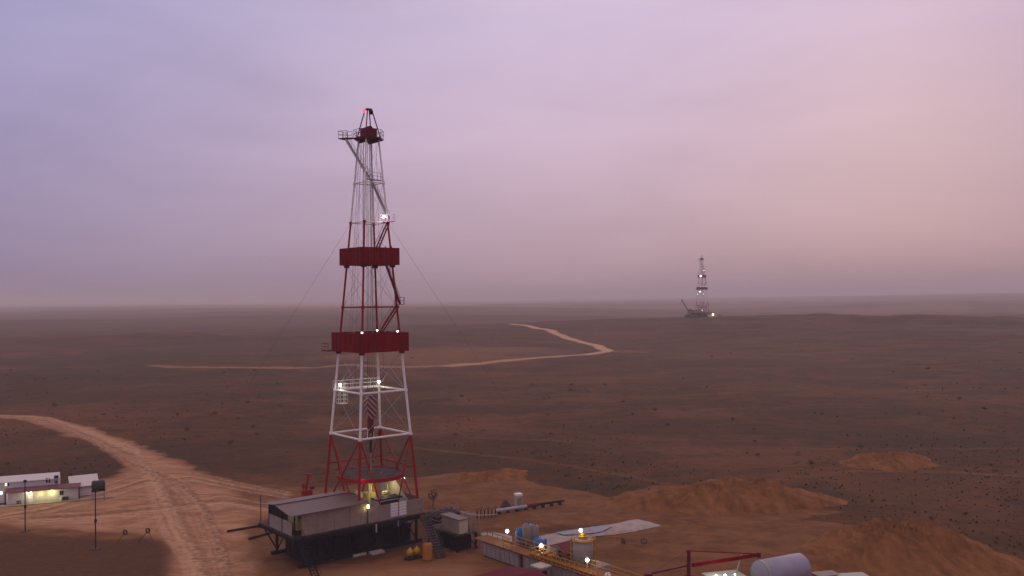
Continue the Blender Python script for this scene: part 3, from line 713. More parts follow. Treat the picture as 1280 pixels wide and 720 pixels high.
for sg, name in ((-1, 'roof_slope'), (1, 'roof_slope')):
    ye = SY0-ov if sg < 0 else SY1+ov; ze = hn+0.02-ov*ZR/(ym-SY0)
    mb = MB(); y_in = ym
    q = [(SX0-0.9, ye, ze), (SX1+0.25, ye, ze), (SX1+0.25, y_in, hn+ZR+0.04), (SX0-0.9, y_in, hn+ZR+0.04)]
    if sg > 0: q = [(x, y, z+0.12) for x, y, z in q]
    lo = [(x, y, z-0.07) for x, y, z in q]
    fs = [(0,1,2,3),(7,6,5,4),(0,4,5,1),(1,5,6,2),(2,6,7,3),(3,7,4,0)]
    if sg > 0: fs = [f[::-1] for f in fs]
    mb.add(q+lo, fs, 'shedroof'); mb.build(name, sh)
MB().tube((SX1+0.16, SY0-0.3, 2.15), (SX1+0.16, SY0-0.3, 2.6), 0.13, 'lampy', 10).build('wall_lamp', sh)
# machinery in the shed
dw = thing('hoist_engine', 'yellow green engine lit inside the open end of the shed', 'engine', wl_((-12.6, -3.2, 0)), ANG)
mb = MB(); mb.box((-1.5, -1.2, 0), (1.5, 1.2, 0.4), 'navy'); mb.box((-1.2, -0.8, 0.4), (1.2, 0.8, 1.5), 'yelgreen'); mb.build('engine_body', dw)
mb = MB(); mb.lathe([(0,-0.35),(0.75,-0.35),(0.75,0.35),(0,0.35)], 'yelgreen', 18, (-1.0, 0.6, 1.7), 'X'); mb.build('drum', dw)
mb = MB(); mb.tube((-0.9, -0.5, 1.5), (-0.9, -0.5, 2.4), 0.12, 'yelgreen'); mb.ball((-0.9, 0.1, 2.0), 0.3, 'yelgreen'); mb.tube((0.3, 0.2, 1.5), (0.3, 0.2, 2.5), 0.1, 'steel'); mb.build('exhaust', dw)
point(wl_((-13.6, -3.0, 2.8)), 14, (1, 0.85, 0.3)); point(wl_((-10.2, -1.6, 2.4)), 10, (1, 0.85, 0.3))

# rig floor fence to the right of the shed and things behind it
fn = thing('floor_fence', 'low tan sheet fence along the rig floor with two white ribbed boards', 'fence', (C.x, C.y, ZP), ANG)
mb = MB(); mb.box((SX1+0.35, Y0+0.02, 0), (X1-0.25, Y0+0.1, 2.15), 'sheet')
for x in np.linspace(SX1+0.4, X1-0.3, 6): mb.box((x-0.05, Y0-0.04, 0), (x+0.05, Y0+0.017, 2.22), 'steel')
mb.build('fence_panel', fn)
MB().box((X1-0.25, Y0+0.103, 0), (X1-0.17, 1.5, 2.15), 'sheety').build('fence_panel', fn)
for px in (489.5, 506):
    q = loc_of(G(px, 638, ZP+1), C, ANG)
    mb = MB(); mb.box((q.x-0.62 if px < 500 else q.x-0.6, Y0-0.09, 0.25), (q.x+0.6, Y0-0.045, 2.2), 'whitebox')
    for k in range(5): mb.box((q.x-0.6, Y0-0.13, 0.4+k*0.4), (q.x+0.6, Y0-0.093, 0.52+k*0.4), 'white')
    mb.build('white_board', fn)
cb = thing('driller_cabin', 'small dark grey box cabin on the rig floor above the white boards', 'cabin', wl_((0.2, -3.9, 0)), ANG)
MB().box((-1.9, -0.9, 0), (1.9, 0.9, 2.6), 'greypaint').build('body', cb)
MB().box((-2.0, -1.0, 2.603), (2.0, 1.0, 2.75), 'navy').build('roof', cb)
MB().box((-1.5, -0.96, 1.5), (1.5, -0.905, 2.4), 'glass').build('window', cb)
wp = thing('windbreak_panel', 'tall grey windbreak sheet with sloped top at the right leg of the derrick', 'panel', wl_((0, 0, 0)), ANG)
mb = MB(); pts = [(4.1, -3.6, 0), (4.1, 3.9, 0), (4.1, 3.9, 4.9), (4.1, 0.9, 4.9), (4.1, -3.6, 1.6)]
mb.add(pts+[(x-0.08, y, z) for x, y, z in pts], [(0,1,2,3,4),(9,8,7,6,5)]+[(i, i+5, (i+1) % 5+5, (i+1) % 5) for i in range(5)], 'greypaint'); mb.build('sheet_panel', wp)
mb = MB()
for y in (-3.4, 0.5, 3.6): mb.box((4.12, y-0.07, 0), (4.26, y+0.07, 1.5 if y < -3 else 4.8), 'steel')
mb.build('post', wp)
hm = thing('rotary_drive', 'pale yellow drive machine glowing on the rig floor under the ring canopy', 'machine', wl_((-0.6, 1.6, 0)), ANG)
mb = MB(); mb.box((-2.6, -0.9, 0), (0.2, 0.9, 1.8), 'yelgreen'); mb.box((0.3, -0.7, 0), (1.9, 0.7, 2.5), 'yelgreen'); mb.build('housing', hm)
mb = MB(); mb.lathe([(0,-0.5),(0.9,-0.5),(0.9,0.5),(0,0.5)], 'yelgreen', 20, (-1.2, -0.3, 2.3), 'Y'); mb.lathe([(0,-0.3),(0.6,-0.3),(0.6,0.3),(0,0.3)], 'yelgreen', 18, (-2.3, -0.9, 1.9), 'Y'); mb.build('drum', hm)
mb = MB(); mb.tube((1.2, 0, 2.5), (1.2, 0, 4.0), 0.16, 'yelgreen'); mb.tube((2.1, 0.2, 0), (2.1, 0.2, 3.6), 0.2, 'yellow'); mb.tube((1.2, 0, 3.9), (2.1, 0.2, 3.5), 0.12, 'yellow'); mb.build('stand_pipe', hm)
tg = thing('pipe_tong', 'yellow power tong standing upright on the rig floor by the tall grey sheet', 'tong', wl_((2.6, -0.6, 0)), ANG)
mb = MB(); mb.box((-0.5, -0.5, 0), (0.5, 0.5, 1.0), 'steel'); mb.tube((0,0,1.0), (0,0,3.9), 0.16, 'yelgreen'); mb.build('column', tg)
mb = MB(); mb.ring((-0.6, -0.3, 2.6), 0.5, 0.16, 'yelgreen'); mb.bar((0,0,2.6), (-0.4,-0.2,2.6), 0.3, 0.3, 'yelgreen'); mb.build('jaw', tg)

# ------------------------------------------------------------------ ground-level things round the rig
def gz(P): return Vector((P.x, P.y, float(height(np.array([P.x]), np.array([P.y]))[0])))
p = gz(G(534.5, 700))
t = thing('orange_tank', 'upright orange tank with rounded top below the broad stair', 'tank', p, ANG)
MB().lathe([(0,0),(0.66,0),(0.68,0.2),(0.66,0.25),(0.66,2.05),(0.55,2.25),(0.25,2.36),(0,2.38)], 'orange', 20).build('shell', t, True)
MB().tube((0.0,0,2.35), (0,0,2.6), 0.12, 'darkred').build('valve', t)
for i, (px, py, lb) in enumerate(((512.5, 699.5, 'yellow round pressure bottle on a dark skid, farther from the orange tank'), (521, 697.5, 'yellow round pressure bottle on a dark skid, right beside the orange tank'))):
    p = gz(G(px, py)); t = thing('pressure_bottle', lb, 'bottle', p, ANG, 'yellow pressure bottles')
    MB().lathe([(0,0.45),(0.28,0.5),(0.48,0.85),(0.46,1.15),(0.25,1.4),(0.12,1.5),(0.12,1.65),(0,1.66)], 'yellow', 18).build('shell', t, True)
    mb = MB(); mb.box((-0.6,-0.5,0), (0.6,0.5,0.3), 'black'); mb.tube((0,0,0.3), (0,0,0.5), 0.2, 'black'); mb.build('skid', t)
for px, py, lb in ((448, 694, 'pale concrete pad below the platform, left of the pair'), (471, 691.5, 'pale concrete pad below the platform, right of the pair')):
    p = gz(G(px, py)); solo('concrete_pad', MB().box((-1.0,-0.5,-0.1), (1.0,0.5,0.3), 'concrete'), lb, 'pad', p, ANG, 'concrete pads')
p = gz(G(384, 619)); t = thing('pump_unit', 'bright red pump unit standing on bare soil behind the shed', 'pump', p, R(10))
MB().box((-0.95,-0.6,0), (0.95,0.6,1.0), 'red').build('base_box', t)
mb = MB(); mb.tube((-0.2,0,1.0), (0.25,0,3.8), 0.28, 'red', 10, 0.22); mb.box((-0.15,-0.3,3.3), (0.75,0.3,3.9), 'red'); mb.tube((-0.7,0,1.0), (-0.1,0,2.6), 0.1, 'red'); mb.build('mast', t)
mb = MB(); mb.box((0.45,-0.35,1.15), (1.3,0.35,1.55), 'black'); mb.tube((-0.75,0.2,1.2), (-0.75,0.2,2.1), 0.12, 'black'); mb.build('motor', t)
for (a, b_, lb) in (((284,665.5),(331,657.5),'long dark steel beam lying on soil, farther of the two left of the shed'), ((311,675),(352,663.5),'long dark steel beam lying on soil, nearer of the two left of the shed')):
    A, B = gz(G(*a)), gz(G(*b_)); c = (A+B)/2
    solo('steel_beam', MB().bar(A-c+Vector((0,0,.18)), B-c+Vector((0,0,.18)), 0.25, 0.3, 'black'), lb, 'beam', c, 0, 'beams on the ground')
p = gz(G(326, 659)); t = thing('thin_mast', 'thin dark mast standing at the open end of the shed', 'mast', p)
MB().tube((0,0,0), (0,0,5.0), 0.07, 'black').build('pole', t); MB().tube((0,0,3.9), (0.9,0.4,3.9), 0.04, 'black').build('arm', t)

# cabin on a dark frame right of the stair
p = G(574, 668, 2.4); base = Vector((p.x, p.y, 0)); a40 = ANG
t = thing('equipment_skid', 'dark open steel frame carrying the small pale cabin', 'frame', base, a40)
MB().box((-0.6, -0.3, 2.25), (2.9, 6.8, 2.38), 'deck').build('deck', t)
for x in (-0.5, 2.8):
    for y in (-0.2, 3.2, 6.7): MB().box((x-0.12, y-0.12, -0.1), (x+0.12, y+0.12, 2.247), 'navy').build('post', t)
mb = MB(); mb.box((-0.2, 0.4, -0.1), (2.4, 6.2, 1.9), 'navy'); mb.build('machinery_block', t)
mb = MB()
for x in (-0.5, 2.8): mb.bar((x, -0.2, 0.3), (x, 3.2, 2.2), 0.1, 0.1, 'navy'); mb.bar((x, 3.2, 0.3), (x, 6.7, 2.2), 0.1, 0.1, 'navy')
mb.build('brace', t)
t = thing('control_cabin', 'small pale box cabin with brown roof on a dark frame right of the platform', 'cabin', base+Vector((0,0,2.385)), a40)
MB().box((0, 0, 0), (1.5, 4.2, 1.95), 'sheet').build('body', t)
MB().box((0.02, -0.05, 0.05), (1.48, -0.003, 1.9), 'kioskroof').build('door', t)
MB().box((-0.15, -0.2, 1.953), (1.65, 4.4, 2.08), 'shedroof').build('roof', t)
# pipe frame right of the cabin
t = thing('pipe_rack', 'bent grey pipe frame standing right of the small pale cabin', 'pipe frame', base, a40)
mb = MB()
for y in (0.2, 1.4, 2.6):
    mb.tube((2.2, y, 2.385), (2.2, y, 4.7), 0.09, 'steel'); mb.tube((2.2, y, 4.7), (3.5, y-0.3, 4.5), 0.09, 'steel'); mb.tube((3.5, y-0.3, 4.5), (3.6, y-0.3, 0.0), 0.09, 'steel')
mb.build('bent_pipe', t)
mb = MB(); mb.tube((2.2, 0.2, 4.7), (2.2, 2.6, 4.7), 0.08, 'steel'); mb.tube((3.6, -0.1, 1.6), (3.6, 2.3, 1.6), 0.08, 'darkred'); mb.build('cross_pipe', t)
# hoses and dry bush by the right leg
p = gz(G(553, 650)); t = thing('hose_pile', 'sprawling pile of faded hoses and scrap behind the broad stair', 'hoses', p, a40)
for k in range(9):
    mb = MB(); pts = []; ox, oy = rng.uniform(-2.5, 2.5), rng.uniform(-1.5, 2.5)
    for i in range(14):
        a = i*0.6+k; pts.append(Vector((ox+1.0*math.cos(a)+0.1*i, oy+0.8*math.sin(a), 0.3+0.9*abs(math.sin(a*0.7+k))+0.05*i)))
    for q, w in zip(pts[:-1], pts[1:]): mb.tube(q, w, 0.1, 'purple', 6)
    mb.build('hose', t)
mb = MB(); mb.box((-2.8,-1.2,-0.1), (2.6,2.2,1.2), 'navy'); mb.build('hose_bin', t)
p = base+Vector((0,0,2.385))
bush_mb = None
def leaf_cloud(n, rx, ry, rz, ls, seed, mt_='shrub', z0=0.0, hollow=0.25):
    r_ = np.random.default_rng(seed); mb = MB()
    for i in range(n):
        d = r_.normal(size=3); d /= np.linalg.norm(d); rr = r_.uniform(hollow, 1)**0.5
        c = Vector((d[0]*rx*rr, d[1]*ry*rr, z0+rz*(1+d[2]*rr)))
        a = Vector(r_.normal(size=3)).normalized()*ls*r_.uniform(0.6, 1.3); b_ = a.orthogonal().normalized()*ls*0.5
        mb.add([c-a, c-b_, c+a, c+b_], [(0,1,2,3)], mt_)
    return mb
p = gz(G(541, 634)); t = thing('dead_tree', 'thin dark dead tree with ragged twigs right of the derrick foot', 'tree', p)
mb = MB(); mb.tube((0,0,0), (0.1,0,1.8), 0.1, 'bark', 6, 0.06)
for a, h in ((0.4, 3.3), (2.2, 2.6), (4.0, 2.9), (5.2, 2.3)): mb.tube((0.1,0,1.3), (0.1+0.7*math.cos(a), 0.6*math.sin(a), h), 0.05, 'bark', 5, 0.02)
mb.build('trunk', t)
mb = leaf_cloud(150, 0.9, 0.8, 1.0, 0.17, 4, 'shrub', 1.1)
mb.build('crown', t)

# far pipeline, white kiosk, heap, manifold
A, B = gz(G(618, 643.5)), gz(G(705, 630)); c = (A+B)/2
t = thing('pipeline', 'long low pipe on trestles behind the pond, grey then red then black', 'pipe', c)
a, b_ = A-c+Vector((0,0,.6)), B-c+Vector((0,0,.6))
MB().tube(a, a.lerp(b_, .45), 0.28, 'greypaint', 10).build('pipe_section', t, label='pale grey end of the pipe')
MB().tube(a.lerp(b_, .45), a.lerp(b_, .62), 0.32, 'darkred', 10).build('pipe_section', t, label='red middle of the pipe')
MB().tube(a.lerp(b_, .62), b_, 0.2, 'black', 10).build('pipe_section', t, label='thin black end of the pipe')
for k in range(8):
    q = a.lerp(b_, (k+.5)/8); MB().box((q.x-0.3, q.y-0.15, -0.2), (q.x+0.3, q.y+0.15, 0.4), 'black').build('trestle', t)
p = gz(G(648, 637)); t = thing('tall_kiosk', 'narrow tall pale box with white top standing beside the long low pipe', 'kiosk', p, R(20))
MB().box((-0.52,-0.52,0), (0.52,0.52,2.35), 'greypaint').build('body', t); MB().box((-0.58,-0.58,2.353), (0.58,0.58,2.7), 'white').build('roof', t); MB().box((-0.4,-0.56,0.1), (0.4,-0.525,2.0), 'hopper').build('door', t)
p = gz(G(631.5, 635.5)); mb = MB()
n = 14
vs = [(0,0,1.5)]
for j, (r_, z) in enumerate(((0.4,1.15),(0.8,0.6),(1.1,0.0))):
    for i in range(n): a = 2*math.pi*i/n; k = 1+0.22*math.sin(3*a+j)+rng.uniform(-.1,.1); vs.append((r_*k*math.cos(a), r_*k*math.sin(a), z-0.05*(j == 2)))
fs = [(0,1+i,1+(i+1) % n) for i in range(n)]
for j in range(2): fs += [(1+j*n+i, 1+(j+1)*n+i, 1+(j+1)*n+(i+1) % n, 1+j*n+(i+1) % n) for i in range(n)]
mb.add(vs, fs, 'tarp'); solo('tarpaulin_heap', mb, 'dark pointed heap under tarpaulin left of the tall pale box', 'heap', p)
p = gz(G(608, 647)); t = thing('valve_manifold', 'row of dark upright valves on a low pipe left of the dark heap', 'valves', p, R(12))
MB().tube((-1.8,0,0.4), (1.8,0,0.4), 0.15, 'steel').build('header_pipe', t)
for k in range(6):
    x = -1.5+k*0.6; mb = MB(); mb.tube((x,0,-0.1), (x,0,1.2+0.2*(k % 2)), 0.1, 'black'); mb.ring((x,0,1.35+0.2*(k % 2)), 0.2, 0.04, 'black', (0,1,0.3), 12, 6); mb.build('valve', t)

# ------------------------------------------------------------------ mud tanks and the yard at the bottom
T0 = G(604, 695); T0.z = 0
def tl(P): return loc_of(P, T0, ANG)
def tw(x, y, z=0): return T0+Matrix.Rotation(ANG, 3, 'Z')@Vector((x, y, z))
def mud_tank(loc, length, w, h, label):
    t = thing('mud_tank', label, 'tank', loc, ANG, 'mud tanks')
    MB().box((0, -length, 0.15), (w, 0, h), 'tank').build('shell', t)
    mb = MB()
    for y in np.arange(-length+0.08, 0, 0.98): mb.box((-0.09, y-0.04, 0.2), (-0.003, y+0.04, h-0.05), 'tank')
    mb.box((-0.12, -length, h-0.05), (-0.003, 0, h+0.06), 'tank')
    mb.build('ribs', t); MB().box((0.05, -length-0.05, -0.1), (w-0.05, 0.05, 0.147), 'black').build('skid', t)
    return t
mud_tank(tw(0, 0), 7.7, 2.2, 1.85, 'long pale ribbed mud tank under the rusty walkway, end toward the dark frame')
mud_tank(tw(0, -8.5), 18.0, 2.2, 1.85, 'long pale ribbed mud tank under the rusty walkway, beside the white topped box')
mud_tank(tw(2.5, -3.4), 14.5, 4.0, 1.6, 'broad mud tank behind the walkway under the blue vessels')
solo('tank_link', MB().box((0.2, -0.55, -0.1), (1.8, 0.55, 1.9), 'darkred'), 'dark red link piece filling the gap between two pale mud tanks', 'link', tw(0, -8.1), ANG)
wk = thing('rusty_walkway', 'long rusty orange walkway with yellow railings on top of the mud tanks', 'walkway', tw(0, 0, 1.93), ANG)
MB().box((-0.25, -27, 0.12), (2.2, 1.8, 0.24), 'rustdeck').build('deck', wk)
mb = MB()
for y in np.arange(-26.5, 1.5, 1.5): mb.box((-0.1, y-0.07, -0.02), (2.1, y+0.07, 0.117), 'black')
mb.build('bearers', wk)
mb = MB(); mb.rail([(-0.15, -4.6, 0.24), (-0.15, -6.4, 0.24), (1.0, -6.4, 0.24)], 'yellow', 1.1, 0.045, 0.6); mb.build('railing', wk)
mb = MB(); mb.rail([(2.1, -4.8, 0.24), (2.1, -27, 0.24)], 'yellow', 1.1, 0.045, 0.9); mb.build('railing', wk)
mb = MB(); mb.rail([(-0.15, -10.2, 0.24), (-0.15, -27, 0.24)], 'yellow', 1.1, 0.045, 0.8); mb.rail([(-0.15,-10.2,0.24), (2.1,-10.2,0.24)], 'yellow', 1.1, 0.045, 0.7); mb.build('railing', wk)
mb = MB(); mb.rail([(2.1, 1.7, 0.24), (2.1, -4.0, 0.24)], 'rustdeck', 0.5, 0.05, 1.2, 1); mb.build('toe_rail', wk)
mb = MB(); mb.tube((0.2, -9.5, 0.4), (0.2, -27, 0.4), 0.13, 'orange'); mb.tube((1.9, -2.0, 0.36), (1.9, -10, 0.36), 0.1, 'rustdeck'); mb.build('pipe', wk)
mb = MB(); 
for y in (-11.8, -13.0): mb.box((0.4, y-0.35, 0.243), (1.5, y+0.35, 0.9), 'orange')
x_, y_ = loc_of(G(760, 717, 2.8), T0, ANG).x, loc_of(G(760, 717, 2.8), T0, ANG).y; mb.ball((x_, y_, 0.62), 0.42, 'white'); mb.build('valve_box', wk)
def lamp_post(px, py, bx, by, zb, label):
    P = D(px, py, 0) if False else None
    Bp = tw(bx, by, zb); P = D(px, py, Bp.y)
    t = thing('lamp_post', label, 'lamp', Vector((P.x, P.y, zb)), 0, 'lit lamp posts over the mud tanks')
    h = P.z-zb
    MB().tube((0,0,0), (0,0,h-0.1), 0.05, 'yellow', 8).build('pole', t)
    mb = MB(); mb.lathe([(0,h+0.45),(0.12,h+0.42),(0.26,h+0.3),(0.24,h+0.3),(0,h+0.36)], 'steel', 12); f = mb.build('shade', t)
    MB().ball((0,0,h), 0.24, 'lamp').build('bulb', f, True)
    point((P.x, P.y-0.5, P.z+0.0), 45, (1, 0.9, 0.85))
def find(px, py, z): q = tl(G(px, py, z)); return q.x, q.y
x_, y_ = find(634, 677, 2.2); lamp_post(634, 664, x_, y_, 1.9, 'lit lamp post at the far end of the rusty walkway')
x_, y_ = find(674, 692, 2.2); lamp_post(676.5, 682, x_, y_, 1.9, 'lit lamp post in front of the squat blue vessel')
x_, y_ = find(734, 713, 2.2); lamp_post(734, 700, x_, y_, 1.9, 'lit lamp post among yellow railings in front of the tall grey tank')
# vessels behind the walkway
def put(px, py, z): return G(px, py, z)
zt = 1.6
t = thing('blue_filter', 'tall narrow blue vessel left of the grey hoppers', 'vessel', put(650, 684, zt), ANG)
MB().lathe([(0,0.3),(0.5,0.3),(0.62,0.6),(0.62,2.1),(0.45,2.55),(0,2.7)], 'blue', 18).build('shell', t, True)
mb = MB(); mb.box((-0.75,-0.75,0), (0.75,0.75,0.28), 'navy'); mb.tube((-0.8,-0.3,0), (-0.8,-0.3,2.2), 0.09, 'hopper'); mb.build('base_frame', t)
def hopper(px, py, w, h, lb):
    t = thing('grey_hopper', lb, 'hopper', put(px, py, zt), ANG, 'grey hoppers')
    MB().lathe([(0.25,0.25),(w,1.0),(w,h-0.3),(w*0.85,h),(0,h+0.05)], 'hopper', 20).build('shell', t, True)
    mb = MB()
    for k in range(4): a = k*math.pi/2+0.7; mb.tube((w*0.9*math.cos(a), w*0.9*math.sin(a), 0), (w*0.95*math.cos(a), w*0.95*math.sin(a), 1.3), 0.07, 'hopper')
    mb.build('legs', t)
    mb = MB(); mb.ring((0,0,h+0.1), w*0.5, 0.06, 'steel'); mb.tube((w*0.3,0,h), (w*0.3,0,h+0.4), 0.08, 'blue'); mb.build('lid', t)
hopper(659.5, 685.5, 0.72, 3.2, 'taller grey hopper right of the narrow blue vessel')
hopper(668.5, 685, 0.6, 3.0, 'slimmer grey hopper behind the squat blue vessel')
t = thing('blue_vessel', 'squat round blue vessel with bolted lid right of the grey hoppers', 'vessel', put(673, 689, zt), ANG)
MB().lathe([(0,0.3),(0.6,0.35),(0.9,0.75),(0.95,1.15),(0.75,1.6),(0.35,1.78),(0,1.8)], 'blue', 20).build('shell', t, True)
mb = MB(); mb.tube((0.9,0.2,1.2), (1.6,0.3,1.2), 0.14, 'blue'); mb.tube((1.6,0.3,1.2), (1.6,0.3,0.0), 0.14, 'blue'); mb.build('outlet_pipe', t)
mb = MB(); mb.box((-0.7,-0.7,0), (0.7,0.7,0.3), 'navy'); mb.build('base_frame', t)
t = thing('gabled_hut', 'small pale hut with dark maroon gable roof between blue vessel and tall tank', 'hut', put(694, 700.5, zt), ANG)
MB().box((0,-2.3,0), (2.4,0.9,1.75), 'hopper').build('wall', t)
ya, yb, ymid = -2.3, 0.9, -0.7
mb = MB()
for ye in (ya-0.3, yb+0.3):
    q = [(-0.35,ymid,2.35), (2.8,ymid,2.35), (2.8,ye,1.68), (-0.35,ye,1.68)]; lo = [(x, y, z-0.1) for x, y, z in q]
    mb.add(q+lo, [(0,1,2,3),(7,6,5,4),(0,4,5,1),(1,5,6,2),(2,6,7,3),(3,7,4,0)], 'darkred')
mb.build('roof', t)
mb = MB(); mb.add([(-0.02,ya,1.753),(-0.02,yb,1.753),(-0.02,ymid,2.24),(0.03,ya,1.753),(0.03,yb,1.753),(0.03,ymid,2.24)], [(0,1,2),(5,4,3),(0,3,4,1),(1,4,5,2),(2,5,3,0)], 'hopper'); mb.build('gable', t)
MB().box((-0.06,-1.3,0), (-0.003,-0.7,1.5), 'navy').build('door', t)
mb = MB(); q = [(-1.0,-2.9,1.35), (-0.4,-2.9,1.5), (-0.4,-1.5,1.5), (-1.0,-1.5,1.35)]; lo = [(x, y, z-0.07) for x, y, z in q]
mb.add(q+lo, [(0,1,2,3),(7,6,5,4),(0,4,5,1),(1,5,6,2),(2,6,7,3),(3,7,4,0)], 'darkred')
for y in (-2.8, -1.6): mb.tube((-0.9, y, 0), (-0.9, y, 1.3), 0.05, 'steel')
mb.build('awning', t)
pt = put(729, 708, zt); t = thing('storage_tank', 'tall grey cylinder tank with yellow top among yellow railings', 'tank', pt, ANG)
MB().lathe([(0,0),(1.3,0),(1.3,3.3),(0.9,3.5),(0,3.55)], 'silo', 28).build('shell', t, True)
mb = MB(); mb.lathe([(0,3.56),(0.6,3.56),(0.55,3.85),(0,3.9)], 'yellow', 18); mb.ball((0,0,3.85), 0.35, 'yellow'); mb.lathe([(1.24,3.25),(1.4,3.25),(1.4,3.42),(1.24,3.42),(1.24,3.25)], 'yellow', 28); mb.build('top_hatch', t)
mb = MB()
for a in (0.15, 0.5, 2.9, 3.3): mb.tube((1.55*math.cos(a-0.9), 1.55*math.sin(a-0.9), 0), (1.55*math.cos(a-0.9), 1.55*math.sin(a-0.9), 3.6), 0.06, 'yellow')
mb.ring((0,0,3.6), 1.55, 0.05, 'yellow'); mb.ring((0,0,2.4), 1.55, 0.04, 'yellow'); mb.build('cage', t)
P = D(726, 663, pt.y); mb = MB(); q = loc_of(P, pt, ANG); mb.tube((q.x, q.y, 3.5), (q.x, q.y, q.z-0.1), 0.05, 'yellow'); f = mb.build('lamp_pole', t); MB().ball(q, 0.24, 'lamp').build('bulb', f, True)
point(P+Vector((0,-0.4,-0.3)), 14, (1, 0.9, 0.7))
# white topped box and maroon roof in front
p = G(676, 706.3, 2.3); p.z = 0
t = thing('square_kiosk', 'square dark grey box with flat white roof in front of the mud tanks', 'kiosk', p, ANG)
MB().box((-0.8,-0.8,0), (0.8,0.8,2.1), 'hopper').build('body', t); MB().box((-0.95,-0.95,2.103), (0.95,0.95,2.3), 'kioskroof').build('roof', t); MB().box((-0.5,-0.86,0.05), (0.3,-0.803,1.8), 'navy').build('door', t)
p = G(640, 707, 3.2); p.z = 0
t = thing('maroon_roof_house', 'building under a broad maroon sheet roof at the bottom edge', 'building', p, ANG)
MB().box((-11.6, -8.6, 0), (-0.4, -0.4, 3.0), 'sheet').build('wall', t)
mb = MB()
for sg in (0, 1):
    ya, yb = (0, -4.5) if sg == 0 else (-9, -4.5)
    q = [(-12, ya, 3.15), (0, ya, 3.15), (0, yb, 3.75), (-12, yb, 3.75)]; lo = [(x, y, z-0.1) for x, y, z in q]
    fs = [(0,1,2,3),(7,6,5,4),(0,4,5,1),(1,5,6,2),(2,6,7,3),(3,7,4,0)]
    if sg == 0: fs = [f[::-1] for f in fs]
    mb.add(q+lo, fs, 'maroon')
mb.build('roof', t)

# pond liner and water
def sheet_on_ground(pl, z, mt_, name):
    pts = [G(px, py) for px, py in pl]; c = sum(pts, Vector())/len(pts)
    mb = MB(); n = len(pts); rings = 6; vs = [Vector((0,0,z+0.05))]
    for j in range(1, rings+1):
        for i in range(n):
            d = (pts[i]-c)*(j/rings); h = float(height(np.array([d.x+c.x]), np.array([d.y+c.y]))[0])
            vs.append(Vector((d.x, d.y, h+z*(1 if j < rings else 0.25)+rng.uniform(-.04, .04))))
    fs = [(0, 1+i, 1+(i+1) % n) for i in range(n)]
    for j in range(rings-1): fs += [(1+j*n+i, 1+(j+1)*n+i, 1+(j+1)*n+(i+1) % n, 1+j*n+(i+1) % n) for i in range(n)]
    mb.add(vs, fs, mt_); o = mb.build(name, None, True); o.location = (c.x, c.y, 0); return o
def dense(pl, k=4):
    out = []
    for a, b_ in zip(pl, pl[1:]+pl[:1]):
        for i in range(k): out.append((a[0]+(b_[0]-a[0])*i/k, a[1]+(b_[1]-a[1])*i/k))
    return out
o = sheet_on_ground(dense([(672,671),(700,666.5),(742,659.5),(770,655.5),(797,649.5),(812,653),(827,657.5),(800,663.5),(775,668),(745,671),(715,680),(676,682)][::-1]), 0.28, 'liner', 'pond_liner')
tag(o, 'pale plastic sheet lining the pond behind the tall grey tank', 'liner')
o = sheet_on_ground(dense([(601,667),(622,667),(640,671),(640,684),(618,680),(604,674)][::-1]), 0.28, 'liner', 'ground_sheet')
tag(o, 'pale sheet spread on the soil beside the rusty walkway', 'sheet')
mt, N, L, b = new_mat('pond_water'); b.inputs['Base Color'].default_value = (0.10, 0.11, 0.135, 1); b.inputs['Roughness'].default_value = 0.25
M['water'] = mt
pts = [G(px, py) for px, py in dense([(694,669),(742,661.5),(766,661),(752,668),(740,670),(705,672)][::-1])]; c = sum(pts, Vector())/len(pts)
mb = MB(); mb.add([p-c for p in pts], [tuple(range(len(pts)))], 'water'); o = mb.build('pond_water'); o.location = (c.x, c.y, 0.42); o['kind'] = 'structure'; o['label'] = 'shallow grey water lying on the pale liner'
# hoops
for px, py, lb, tilt in ((805, 680, 'dark round hoop standing upright on red soil right of the tall grey tank', 0.0), (779, 680, 'dark hoop leaning on crossed stakes left of the upright hoop', 1.0)):
    p = gz(G(px, py)); t = thing('soil_hoop', lb, 'hoop', p, 0)
    MB().ring((0,0,0.42), 0.4 if not tilt else 0.34, 0.055, 'black', (0.2+tilt,1,0.1+tilt*0.3), 20, 6).build('hoop', t)
    mb = MB(); mb.tube((0,0.05,-0.1), (0.05,0.05,0.9), 0.035, 'black', 6)
    if tilt: mb.tube((-0.5,0,-0.05), (0.5,0.1,0.75), 0.035, 'black', 6); mb.tube((0.4,0,-0.05), (-0.4,0.1,0.9), 0.035, 'black', 6)
    mb.build('stake', t)
for px, py, hx, hy, lb in ((145.5, 679, 157, 664.5, 'dark oval hoop on a leaning stake, nearer the thin tall pole'), (172, 678, 185.5, 662.5, 'dark oval hoop on a leaning stake with a prop leg, nearer the road')):
    p = gz(G(px, py)); t = thing('stake_hoop', lb, 'hoop', p); q = D(hx, hy, p.y)-p
    MB().tube((0,0,-0.1), q*1.12, 0.045, 'black', 6).build('stake', t)
    ax = Vector((q.z, 0, -q.x)); MB().ring(q*0.95, 0.33, 0.09, 'black', (0.35,1,0.1), 18, 6).build('hoop', t)
    if px > 160: MB().tube(q*0.98, (q.x+0.55, 0.3, -0.1), 0.03, 'black', 6).build('prop_leg', t)

